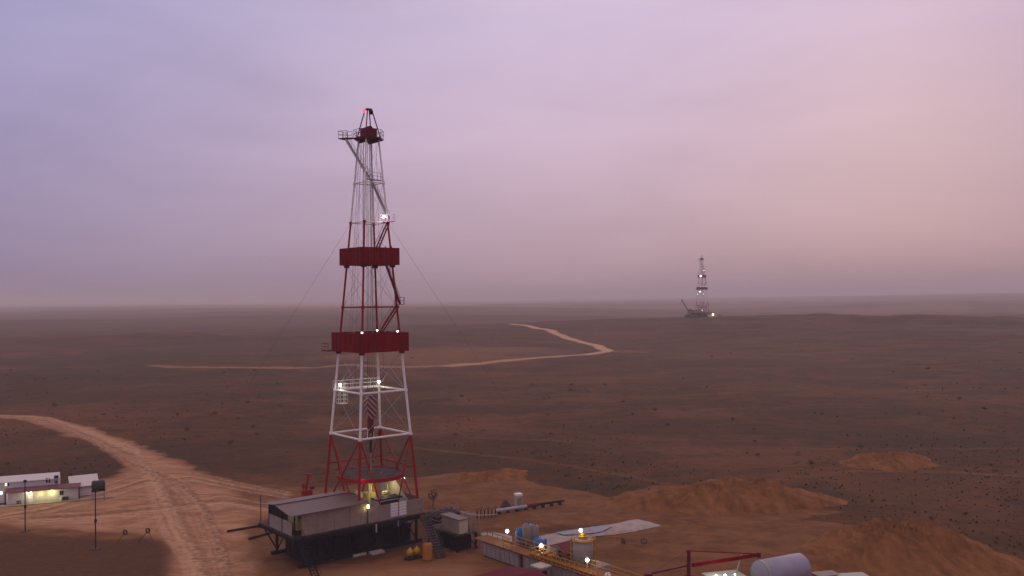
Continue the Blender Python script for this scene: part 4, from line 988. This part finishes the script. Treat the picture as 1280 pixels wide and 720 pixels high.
# ------------------------------------------------------------------ red jib crane, white tank and boxes at the bottom right
p = G(861, 748); p.z = 0; pY = p.y
t = thing('jib_crane', 'dark red jib crane with long boom left of the white cylinder tank', 'crane', p)
def J(px, py, dy): return D(px, py, pY+dy)-p
mb = MB(); top = J(861, 688.5, 0); mb.tube((0,0,2.6), top, 0.24, 'darkred', 10); mb.tube(top-Vector((.3,0,0)), top+Vector((.3,0,0)), 0.1, 'darkred'); mb.build('mast', t)
mb = MB(); mb.lathe([(0,0),(0.7,0),(0.7,0.2),(0.32,0.25),(0.32,2.3),(0.6,2.4),(0.6,2.6),(0,2.6)], 'black', 16); mb.build('pedestal', t)
a = J(865, 706.5, 0); b_ = J(948, 693.5, 3.6); mb = MB(); mb.bar(a, b_, 0.22, 0.42, 'panelred'); mb.box((b_.x-0.15,b_.y-0.2,b_.z-0.35), (b_.x+0.25,b_.y+0.2,b_.z+0.3), 'darkred'); mb.build('boom', t)
MB().tube(top, b_+Vector((0,0,.1)), 0.07, 'panelred', 6).build('stay_rod', t)
c_ = J(811, 717.5, -2); MB().bar(J(859, 707, 0), c_, 0.15, 0.18, 'darkred').build('rear_arm', t); MB().box((c_.x-0.5,c_.y-0.4,c_.z-1.0), (c_.x+0.4,c_.y+0.4,c_.z+0.1), 'darkred').build('counterweight', t)
MB().tube(top, c_, 0.03, 'wire', 5).build('tie_wire', t)
MB().tube(b_, b_-Vector((0.1,0,1.0)), 0.04, 'wire', 5).build('hoist_rope', t)
# white horizontal tank
pa = D(949, 714, 104.0); pb = D(1002, 712, 107.0); c = (pa+pb)/2; ang = math.atan2(pb.y-pa.y, pb.x-pa.x); ln = (pb-pa).length
t = thing('white_tank', 'big white cylinder tank lying on saddles at the bottom right', 'tank', Vector((c.x, c.y, 0)), ang)
zc_ = c.z; r_ = 1.6
MB().lathe([(0,-ln/2-0.35),(0.8,-ln/2-0.28),(1.35,-ln/2-0.1),(r_,-ln/2+0.15),(r_,ln/2-0.15),(1.4,ln/2+0.1),(0.8,ln/2+0.28),(0,ln/2+0.35)], 'tanktop', 32, (0,0,zc_), 'X').build('shell', t, True)
mb = MB(); mb.lathe([(r_+0.005,-ln/2+0.1),(r_+0.04,-ln/2+0.1),(r_+0.04,-ln/2+0.45),(r_+0.005,-ln/2+0.45)], 'palegreen', 32, (0,0,zc_), 'X'); mb.build('end_band', t)
for x in (-ln/3, ln/3): MB().box((x-0.25,-1.3,0), (x+0.25,1.3,zc_-r_*0.6), 'steel').build('saddle', t)
p = G(905, 724, 1.8); p.z = 0
t = thing('generator_cabin', 'pale lit generator box with lamps below the crane boom', 'generator', p, R(15))
MB().box((-2.2,-1.2,0), (2.2,1.2,2.2), 'palegreen').build('body', t); MB().box((-2.3,-1.3,2.203), (2.3,1.3,2.35), 'palegreen').build('roof', t)
for x, y, r_ in ((-1.5, -0.9, 0.14), (-0.4, -1.05, 0.16), (0.9, -1.0, 0.1)): MB().ball((x, y, 2.6), r_, 'lampy').build('lamp', t, True)
MB().tube((1.9,0.4,2.3), (2.9,0.9,4.4), 0.1, 'palegreen').build('exhaust_pipe', t)
point(p+Vector((-1.0,-0.6,3.0)), 40, (1, 0.9, 0.5))
p = G(1032, 716.5, 1.62); p.z = 0; t = thing('low_crate', 'low dusty tan box right of the white cylinder tank', 'box', p, R(14)); MB().box((-1.4,-0.8,0), (1.4,0.8,1.5), 'sheet').build('body', t); MB().box((-1.5,-0.9,1.503), (1.5,0.9,1.62), 'sheet').build('lid', t)
p = G(1066, 719, 1.6); p.z = 0; t = thing('low_cabin', 'low pale green box at the bottom edge below the tall sand heap', 'box', p, R(8)); MB().box((-1.7,-0.9,0), (1.7,0.9,1.5), 'palegreen').build('body', t); MB().box((-1.8,-1.0,1.503), (1.8,1.0,1.6), 'palegreen').build('lid', t)

# ------------------------------------------------------------------ camp at the left
A, B = G(8, 631.5), G(98, 623.8); d_ = (B-A); ca = math.atan2(d_.y, d_.x); cl = d_.length
A.z = 0
camp = thing('long_cabin', 'long low white cabin with maroon porch roof and lit front wall', 'cabin', A, ca)
MB().box((0, 0, 0.05), (cl, 1.7, 2.25), 'whitebox').build('wall', camp)
mb = MB(); q = [(-0.3,-0.75,2.28), (cl+0.35,-0.75,2.28), (cl+0.35,1.75,2.62), (-0.3,1.75,2.62)]; lo = [(x, y, z-0.12) for x, y, z in q]
mb.add(q+lo, [(0,1,2,3),(7,6,5,4),(0,4,5,1),(1,5,6,2),(2,6,7,3),(3,7,4,0)], 'porchroof'); mb.build('roof', camp)
for x in (-0.1, cl+0.15): MB().box((x-0.09,-0.68,0), (x+0.09,-0.5,2.12), 'navy').build('porch_post', camp)
for fx in (0.745, 0.775): MB().box((cl*fx-0.14,-0.05,1.0), (cl*fx+0.14,-0.003,1.75), 'glass').build('window', camp)
MB().box((cl*0.33-0.4,-0.06,0.05), (cl*0.33+0.4,-0.003,1.95), 'white').build('door', camp)
for fx in (0.28, 0.34, 0.62): MB().ball((cl*fx,-0.35,2.0), 0.07, 'lampy').build('porch_lamp', camp, True)
MB().ball((-0.75,-0.5,2.3), 0.25, 'lamp').build('corner_lamp', camp, True)
def cw_(x, y, z): return A+Matrix.Rotation(ca, 3, 'Z')@Vector((x, y, z))
point(cw_(cl*0.31,-0.7,1.6), 34, (1, 0.92, 0.5)); point(cw_(cl*0.63,-0.7,1.6), 65, (1, 0.95, 0.33)); point(cw_(cl*0.47,-0.8,1.5), 42, (1, 0.95, 0.35)); point(cw_(-0.8,-1.2,2.0), 30, (0.95, 0.95, 0.75))
bk = thing('back_cabin', 'taller white cabin with flat pale roof behind the maroon porch', 'cabin', cw_(-16, 2.2, 0), ca)
bl = 16+cl*0.70
MB().box((0,0,0), (bl,4.0,3.6), 'whitebox').build('wall', bk)
mb = MB(); q = [(-0.2,-0.2,3.63), (bl+0.2,-0.2,3.63), (bl-0.1,4.3,4.0), (-0.2,4.3,4.0)]; lo = [(x, y, z-0.12) for x, y, z in q]
mb.add(q+lo, [(0,1,2,3),(7,6,5,4),(0,4,5,1),(1,5,6,2),(2,6,7,3),(3,7,4,0)], 'whiteroof'); mb.build('roof', bk)
for fx in (0.61+0.0,): 
    pass
def bwin(px, py, w, h, mt_):
    y_pl = cw_(-16, 2.2, 0); n = Vector((-math.sin(ca), math.cos(ca), 0)); d = ray(px, py); tt = (y_pl-CAM).dot(n)/d.dot(n); q = loc_of(CAM+d*tt, y_pl, ca)
    f = MB().box((q.x-w/2,-0.05,q.z-h/2), (q.x+w/2,-0.003,q.z+h/2), 'steel').build('window', bk); MB().box((q.x-w/2+0.05,-0.07,q.z-h/2+0.05), (q.x+w/2-0.05,-0.053,q.z+h/2-0.05), mt_).build('pane', f)
bwin(58.5, 600.5, 0.35, 0.8, 'glass'); bwin(61.8, 600.5, 0.3, 0.8, 'glass'); bwin(7.5, 605, 0.45, 0.8, 'litwin'); bwin(10.3, 605, 0.35, 0.7, 'glass')
def bac(px, py, w, h):
    y_pl = cw_(-16, 2.2, 0); n = Vector((-math.sin(ca), math.cos(ca), 0)); d = ray(px, py); tt = (y_pl-CAM).dot(n)/d.dot(n); q = loc_of(CAM+d*tt, y_pl, ca)
    MB().box((min(q.x, bl-0.3)-w/2,-0.4,q.z-h/2), (min(q.x, bl-0.3)+w/2,-0.003,q.z+h/2), 'greypaint').box((min(q.x, bl-0.3)-w/2+0.08,-0.43,q.z-h/2+0.08), (min(q.x, bl-0.3)+w/2-0.08,-0.403,q.z+h/2-0.08), 'black').build('air_conditioner', bk)
bac(71.5, 595.5, 0.75, 0.55); bac(71.5, 601.5, 0.6, 0.5)
# gable hut right of the camp
pB = cw_(cl-1.3, 2.3, 0); ga = ca+R(9)
gb = thing('pitched_hut', 'white hut with steep pale lean-to roof right of the long cabin', 'hut', pB, ga)
wx, wy = 4.3, 2.8
MB().box((0,0,0), (wx,wy,1.9), 'whitebox').build('wall', gb)
mb = MB(); pr = [(0.0,0.0,1.9),(0.0,wy,1.9),(0.0,wy,4.0)]
mb.add([(0,0.02,1.9),(0,wy,1.9),(0,wy,3.15),(wx,0.02,1.9),(wx,wy,1.9),(wx,wy,3.15)], [(0,2,1),(3,4,5),(1,2,5,4)], 'whitebox'); mb.build('gable', gb)
mb = MB(); q = [(-0.3,-0.5,1.85), (wx+0.3,-0.5,1.85), (wx+0.3,wy+0.2,3.3), (-0.3,wy+0.2,3.3)]; lo = [(x, y, z-0.1) for x, y, z in q]
mb.add(q+lo, [(0,1,2,3),(7,6,5,4),(0,4,5,1),(1,5,6,2),(2,6,7,3),(3,7,4,0)], 'whiteroof'); mb.build('roof', gb)
mb = MB(); mb.box((-0.32,-0.56,1.62), (wx+0.32,-0.503,1.8), 'steel'); mb.build('gutter', gb)
MB().box((0.4,-0.05,0.05), (wx-0.3,-0.003,1.5), 'white').build('door', gb)
mb = MB(); mb.box((0.0,-0.45,0), (0.1,-0.35,1.6), 'navy'); mb.box((0.0,-0.09,1.5), (wx,-0.053,1.6), 'darkred'); mb.build('door_frame', gb)
# water tank on legs
p = G(123, 625); p.z = 0
wt = thing('water_tank', 'dark green drum tank on a stand right of the white huts', 'tank', p, ca)
MB().lathe([(0,-1.15),(0.6,-1.1),(0.85,-0.95),(0.85,0.95),(0.6,1.1),(0,1.15)], 'green', 22, (0,0,2.65), 'X').build('shell', wt, True)
mb = MB(); mb.box((-1.15,-0.75,1.65), (1.15,0.75,1.8), 'black'); mb.build('cradle', wt)
for sx in (-1, 1):
    for sy in (-0.6, 0.6): MB().tube((sx*0.95, sy, -0.1), (sx*0.95, sy, 1.65), 0.07, 'steel', 6).build('leg', wt)
for px, py, top, lb in ((31.5, 664.5, 600, 'tall thin dark pole in front of the lit long cabin'), (119.5, 686.5, 612.5, 'tall thin dark pole in front of the green drum tank')):
    p = gz(G(px, py)); h = (D(px-0.6, top, p.y)-p).z
    t = thing('thin_pole', lb, 'pole', p); MB().tube((0,0,-0.2), (0,0,h), 0.10, 'black', 8, 0.07).build('pole', t)
    mb = MB(); mb.box((-0.2,-0.12,h-0.35), (0.2,0.12,h), 'black'); mb.box((-0.12,-0.12,h*0.45), (0.14,0.14,h*0.45+0.5), 'black'); mb.build('lamp_box', t)
    solo('pole_base', MB().box((-0.5,-0.5,-0.3), (0.5,0.5,0.12), 'tarp'), 'dark footing block at the foot of the '+('pole before the lit cabin' if px < 60 else 'pole before the green tank'), 'footing', p)
# concrete path along the cabin, crate and bucket by the door
pts = [cw_(-14,-0.2,0), cw_(-14,-2.0,0), cw_(cl+6,-1.6,0), cw_(cl+6,-0.1,0)]
mb = MB(); vs = [(q.x, q.y, -0.3) for q in pts]+[(q.x, q.y, 0.14) for q in pts]; mb.add(vs, [(0,3,2,1),(4,5,6,7),(0,1,5,4),(1,2,6,5),(2,3,7,6),(3,0,4,7)], 'pathm'); o = mb.build('path'); o['kind'] = 'structure'; o['label'] = 'narrow concrete path in front of the lit cabin'
solo('dark_crate', MB().box((-0.45,-0.25,0), (0.45,0.25,0.5), 'green').box((-0.47,-0.27,0.5), (0.47,0.27,0.56), 'green'), 'dark crate on the path below the cabin windows', 'crate', cw_(cl*0.82,-0.5,0.14), ca)
solo('white_bucket', MB().lathe([(0,0),(0.2,0),(0.26,0.6),(0,0.6)], 'white', 14), 'white bucket on the path left of the dark crate', 'bucket', cw_(cl*0.76,-0.55,0.14), ca)
solo('dark_bush', leaf_cloud(60, 0.45, 0.4, 0.35, 0.12, 9, 'shrub'), 'small dark bush at the left end of the lit wall', 'bush', cw_(cl*0.17,-0.6,0.1))

# ------------------------------------------------------------------ second rig on the rise
d2 = copy_tree(der); d2.rotation_euler = (0,0,R(20)); d2.location = RIG2+Vector((0,0,ZP))
z2 = float(height(np.array([RIG2.x]), np.array([RIG2.y]))[0]); d2.location.z = z2+ZP
tag(d2, 'small hazy red and white derrick far off on the rise', 'derrick')
s2 = copy_tree(sub); s2.location = (RIG2.x, RIG2.y, z2); s2.rotation_euler = (0,0,R(20)); tag(s2, 'dark platform under the far hazy derrick', 'platform')
h2 = copy_tree(sh); h2.location = (RIG2.x, RIG2.y, z2+ZP); h2.rotation_euler = (0,0,R(20)); tag(h2, 'sheet metal shed beside the far hazy derrick', 'shed')
for px, py, lb, r_ in ((876, 345, 'far derrick upper lamp', 0.95), (875, 364.5, 'far derrick balcony lamp', 0.6), (873.5, 389.5, 'far derrick floor lamp', 0.5)):
    P = D(px, py, RIG2.y-4.5); q = loc_of(P, d2.location, R(20))
    f = MB().lathe([(0,r_+0.3),(r_*1.0,r_),(r_*1.1,r_*0.6),(0,r_*0.8)], 'steel', 10, tuple(q)).build('floodlight', d2); MB().ball(q, r_, 'lamp').build('bulb', f, True)
def far_box(px, py, w, dp, h, mt_, name, lb, cat, lamp=False):
    q = D(px, py, RIG2.y-14); q.z = float(height(np.array([q.x]), np.array([q.y]))[0])
    t = thing(name, lb, cat, q, R(12)); MB().box((-w/2,-dp/2,-1), (w/2,dp/2,h), mt_).build('body', t); MB().box((-w/2-.2,-dp/2-.2,h+.003), (w/2+.2,dp/2+.2,h+.3), 'shedroof').build('roof', t)
    if lamp: MB().ball((0,-dp/2-0.6,h-0.2), 0.7, 'lampy').build('lamp', t, True)
far_box(890, 399, 8, 4, 2.8, 'yelgreen', 'lit_cabin', 'yellowish cabin with bright lamp beside the far derrick', 'cabin', True)
far_box(898, 399.5, 5, 3, 1.8, 'yellow', 'low_cabin', 'low yellow cabin at the right end of the far rig', 'cabin')
far_box(868, 399.5, 7, 4, 2.2, 'darkred', 'low_cabin', 'low dark red cabin at the left foot of the far derrick', 'cabin')
q = D(861, 397, RIG2.y+10); q.z = float(height(np.array([q.x]), np.array([q.y]))[0])
t = thing('mobile_crane', 'dark mobile crane with leaning boom left of the far derrick', 'crane', q)
mb = MB(); mb.box((-4,-1.5,0.9), (4,1.5,2.4), 'black'); mb.build('carrier', t)
mb = MB(); mb.box((-1,-1.4,2.403), (2.2,1.4,4.6), 'yellow'); mb.build('cab', t)
for x in (-3, -1.2, 1.2, 3): mb = MB(); mb.lathe([(0,-1.6),(0.75,-1.6),(0.75,1.6),(0,1.6)], 'black', 14, (x,0,0.75), 'Y'); mb.build('wheel', t)
b_ = D(852, 374.5, q.y)-q; mb = MB(); mb.bar((0.6,0,4.2), b_, 0.7, 0.8, 'black'); mb.build('boom', t); MB().tube(b_, b_+Vector((-1.2,0,-6)), 0.12, 'wire').build('hoist_rope', t)

# ------------------------------------------------------------------ shrubs
protos = []
for s_ in range(5):
    mb = leaf_cloud(70, 1.0, 1.0, 0.55, 0.22, 30+s_, 'shrub', 0.0, 0.1); mb.tube((0,0,-0.3), (0,0,0.5), 0.08, 'bark', 5); protos.append(mb)
def visible_free(x, y):
    if y < 330 and -150 < x < 200:
        if poly_sd(np.array([x]), np.array([y]), gp(BARE_PL))[0] > -2: return False
    return True
pm = None; n = 0
shrubs = []
rg = np.random.default_rng(5)
while n < 100:
    px, py = rg.uniform(-20, 1300), 440+rg.random()**1.3*260
    P = G(px, py)
    if not visible_free(P.x, P.y): continue
    if py < 612 and px < 330 and py > 515 and px > 0 and abs(py-(518+px*0.33)) < 28: continue
    if fbm(np.array([P.x/40]), np.array([P.y/40]), 3, 71)[0] < 0.47: continue
    P = gz(P); k = n % 5
    if n < 5: me_o = protos[k].build('dry_shrub'); shrubs.append(me_o)
    else: me_o = shrubs[k].copy(); COL.objects.link(me_o)
    sc = rg.uniform(0.25, 0.65)*(1+P.y/700)
    me_o.location = P; me_o.scale = (sc*rg.uniform(0.9, 1.4), sc, sc*rg.uniform(0.7, 1.0)); me_o.rotation_euler = (0,0,rg.uniform(0, 6.28))
    tag(me_o, 'dark dry shrub scattered on the brown steppe', 'shrub', 'shrubs scattered over the steppe'); n += 1
# countless small tussocks: one mass
def scrub():
    r_ = np.random.default_rng(11); N_ = 15000
    py = 404+r_.random(N_*3)**1.05*300; px = r_.uniform(-60, 1340, N_*3)
    x = []; y = []
    t_ = H/((py-372+(px-640)*math.tan(ROLL))/F); X = (px-CX)/F*t_; Y = t_
    dens = fbm(X/55, Y/80, 4, 71); keep = (0.6*dens+0.4*fbm(X/13, Y/17, 3, 77)+r_.uniform(-.1, .1, len(X))) > 0.54
    lane = poly_sd(X, Y, gp(BARE_PL)); keep &= lane < r_.uniform(-5, 1.5, len(X))
    X = X[keep][:N_]; Y = Y[keep][:N_]; Z = height(X, Y); n = len(X)
    s = r_.gamma(2.0, 0.036, n).clip(0.03, 0.26)*(1+Y/800)
    V = []; Fs = []
    k = 4
    ang = r_.uniform(0, 6.28, (n, k)); 
    base = np.stack([X, Y, Z-0.05], 1)
    for j in range(k):
        dx = np.cos(ang[:, j]); dy = np.sin(ang[:, j]); w = s*r_.uniform(0.5, 1.0, n); h = s*r_.uniform(0.7, 1.5, n)
        lx = r_.uniform(-.5, .5, n)*s; ly = r_.uniform(-.5, .5, n)*s
        V.append(np.stack([base+np.stack([-dx*w, -dy*w, 0*w], 1), base+np.stack([dx*w, dy*w, 0*w], 1), base+np.stack([lx+dx*w*0.8, ly+dy*w*0.8, h*0.8], 1), base+np.stack([lx-dx*w*0.5, ly-dy*w*0.5, h], 1)], 1))
    V = np.concatenate(V, 0).reshape(-1, 3); q = len(V)//4
    me = bpy.data.meshes.new('scrub_cover'); me.vertices.add(len(V)); me.vertices.foreach_set('co', V.ravel())
    me.loops.add(q*4); me.loops.foreach_set('vertex_index', np.arange(q*4, dtype=np.int32)); me.polygons.add(q)
    me.polygons.foreach_set('loop_start', np.arange(0, q*4, 4, dtype=np.int32)); me.polygons.foreach_set('loop_total', np.full(q, 4, np.int32)); me.update(calc_edges=True)
    me.materials.append(M['shrub']); o = bpy.data.objects.new('scrub_cover', me); COL.objects.link(o); tag(o, 'low dry tussocks covering the steppe', 'scrub', None, 'stuff')
scrub()

# ------------------------------------------------------------------ haze
mt = bpy.data.materials.new('dusty_air'); mt.use_nodes = True; N = mt.node_tree.nodes; L = mt.node_tree.links
for n_ in list(N): N.remove(n_)
out = N.new('ShaderNodeOutputMaterial'); pv = N.new('ShaderNodeVolumePrincipled')
HAZE_COL = (0.88, 0.83, 0.84); HAZE_D = 0.00028
pv.inputs['Color'].default_value = (*HAZE_COL, 1); pv.inputs['Density'].default_value = HAZE_D; pv.inputs['Anisotropy'].default_value = 0.0
L.new(pv.outputs[0], out.inputs['Volume'])
mb = MB(); mb.box((-47000, -3000, -60), (47000, 47000, 84), mt); o = mb.build('haze'); tag(o, 'thin dusty violet haze over the steppe', 'haze', None, 'stuff')

# ------------------------------------------------------------------ sky and light
W = bpy.data.worlds.new('World'); S.world = W; W.use_nodes = True
N = W.node_tree.nodes; L = W.node_tree.links; bg = N['Background']
SUN_EL, SUN_AZ = R(14), R(25)            # low behind the overcast, ahead and to the right
sky = N.new('ShaderNodeTexSky'); sky.sky_type = 'NISHITA'; sky.sun_disc = False; sky.sun_elevation = SUN_EL; sky.sun_rotation = SUN_AZ; sky.dust_density = 4
tc = N.new('ShaderNodeTexCoord'); sx = N.new('ShaderNodeSeparateXYZ'); L.new(tc.outputs['Generated'], sx.inputs[0])
def srgb(r, g, b): return tuple(((c/255+0.055)/1.055)**2.4 if c > 10 else c/3300 for c in (r, g, b))
def ramp(inp, stops):
    r_ = N.new('ShaderNodeValToRGB'); e = r_.color_ramp.elements
    while len(e) < len(stops): e.new(0.5)
    for q, (p_, c_) in zip(e, stops): q.position = p_; q.color = (*c_, 1)
    L.new(inp, r_.inputs['Fac']); return r_.outputs['Color']
left = ramp(sx.outputs['Z'], [(0.0, srgb(136,121,148)), (0.056, srgb(151,137,167)), (0.155, srgb(161,150,186)), (0.30, srgb(161,157,197)), (0.6, srgb(205,188,190))])
right = ramp(sx.outputs['Z'], [(0.0, srgb(170,144,156)), (0.056, srgb(187,159,175)), (0.155, srgb(201,175,197)), (0.30, srgb(208,189,217)), (0.6, srgb(210,188,190))])
mr = N.new('ShaderNodeMapRange'); mr.interpolation_type = 'SMOOTHSTEP'; mr.inputs[1].default_value = -0.62; mr.inputs[2].default_value = 0.06; L.new(sx.outputs['X'], mr.inputs[0])
def mixc(f, a, c, blend='MIX'):
    x = N.new('ShaderNodeMix'); x.data_type = 'RGBA'; x.blend_type = blend
    if hasattr(f, 'links'): L.new(f, x.inputs['Factor'])
    else: x.inputs['Factor'].default_value = f
    for s_, i in ((a, 6), (c, 7)):
        if hasattr(s_, 'links'): L.new(s_, x.inputs[i])
        else: x.inputs[i].default_value = (*s_, 1)
    return x.outputs[2]
over = mixc(mr.outputs[0], left, right)
mr2 = N.new('ShaderNodeMapRange'); mr2.interpolation_type = 'SMOOTHSTEP'; mr2.inputs[1].default_value = -0.02; mr2.inputs[2].default_value = 0.5; L.new(sx.outputs['X'], mr2.inputs[0])
over = mixc(mr2.outputs[0], over, mixc(1.0, over, (0.71, 0.645, 0.745), 'MULTIPLY'))
mp = N.new('ShaderNodeMapping'); mp.inputs['Scale'].default_value = (1.6, 1.6, 6.5); mp.inputs['Rotation'].default_value = (0, R(6), 0); L.new(tc.outputs['Generated'], mp.inputs['Vector'])
nz = N.new('ShaderNodeTexNoise'); nz.inputs['Scale'].default_value = 1.5; nz.inputs['Detail'].default_value = 5; nz.inputs['Roughness'].default_value = 0.5; nz.inputs['Distortion'].default_value = 0.4; L.new(mp.outputs['Vector'], nz.inputs['Vector'])
cl_ = ramp(nz.outputs['Fac'], [(0.38, (0.90, 0.90, 0.92)), (0.64, (1.03, 1.03, 1.03))])
over = mixc(1.0, over, cl_, 'MULTIPLY')
zb = N.new('ShaderNodeMapRange'); zb.interpolation_type = 'SMOOTHSTEP'; zb.inputs[1].default_value = 0.30; zb.inputs[2].default_value = 0.95; zb.inputs[3].default_value = 1.0; zb.inputs[4].default_value = 1.55
L.new(sx.outputs['Z'], zb.inputs[0])
vm = N.new('ShaderNodeVectorMath'); vm.operation = 'SCALE'; L.new(over, vm.inputs[0]); L.new(zb.outputs[0], vm.inputs['Scale']); over = vm.outputs[0]
bg2 = N.new('ShaderNodeBackground'); L.new(over, bg2.inputs['Color']); bg2.inputs['Strength'].default_value = 1.06
L.new(sky.outputs['Color'], bg.inputs['Color']); bg.inputs['Strength'].default_value = 0.05
ms = N.new('ShaderNodeMixShader'); ms.inputs[0].default_value = 0.94
L.new(bg.outputs[0], ms.inputs[1]); L.new(bg2.outputs[0], ms.inputs[2]); L.new(ms.outputs[0], N['World Output'].inputs['Surface'])
sl = bpy.data.lights.new('sun', 'SUN'); sl.energy = 0.35; sl.angle = R(30); sl.color = (1.0, 0.86, 0.86)
so = bpy.data.objects.new('sun', sl); COL.objects.link(so)
to_sun = Vector((math.sin(SUN_AZ)*math.cos(SUN_EL), math.cos(SUN_AZ)*math.cos(SUN_EL), math.sin(SUN_EL)))
so.rotation_euler = to_sun.to_track_quat('Z', 'Y').to_euler()

S.view_settings.view_transform = 'Standard'; S.view_settings.look = 'None'; S.view_settings.exposure = 0; S.view_settings.gamma = 1
S.view_settings.use_curve_mapping = False
S.render.engine = 'CYCLES'
S.cycles.use_denoising = True
S.cycles.max_bounces = 5; S.cycles.volume_bounces = 3; S.cycles.transparent_max_bounces = 8
S.cycles.sample_clamp_indirect = 4
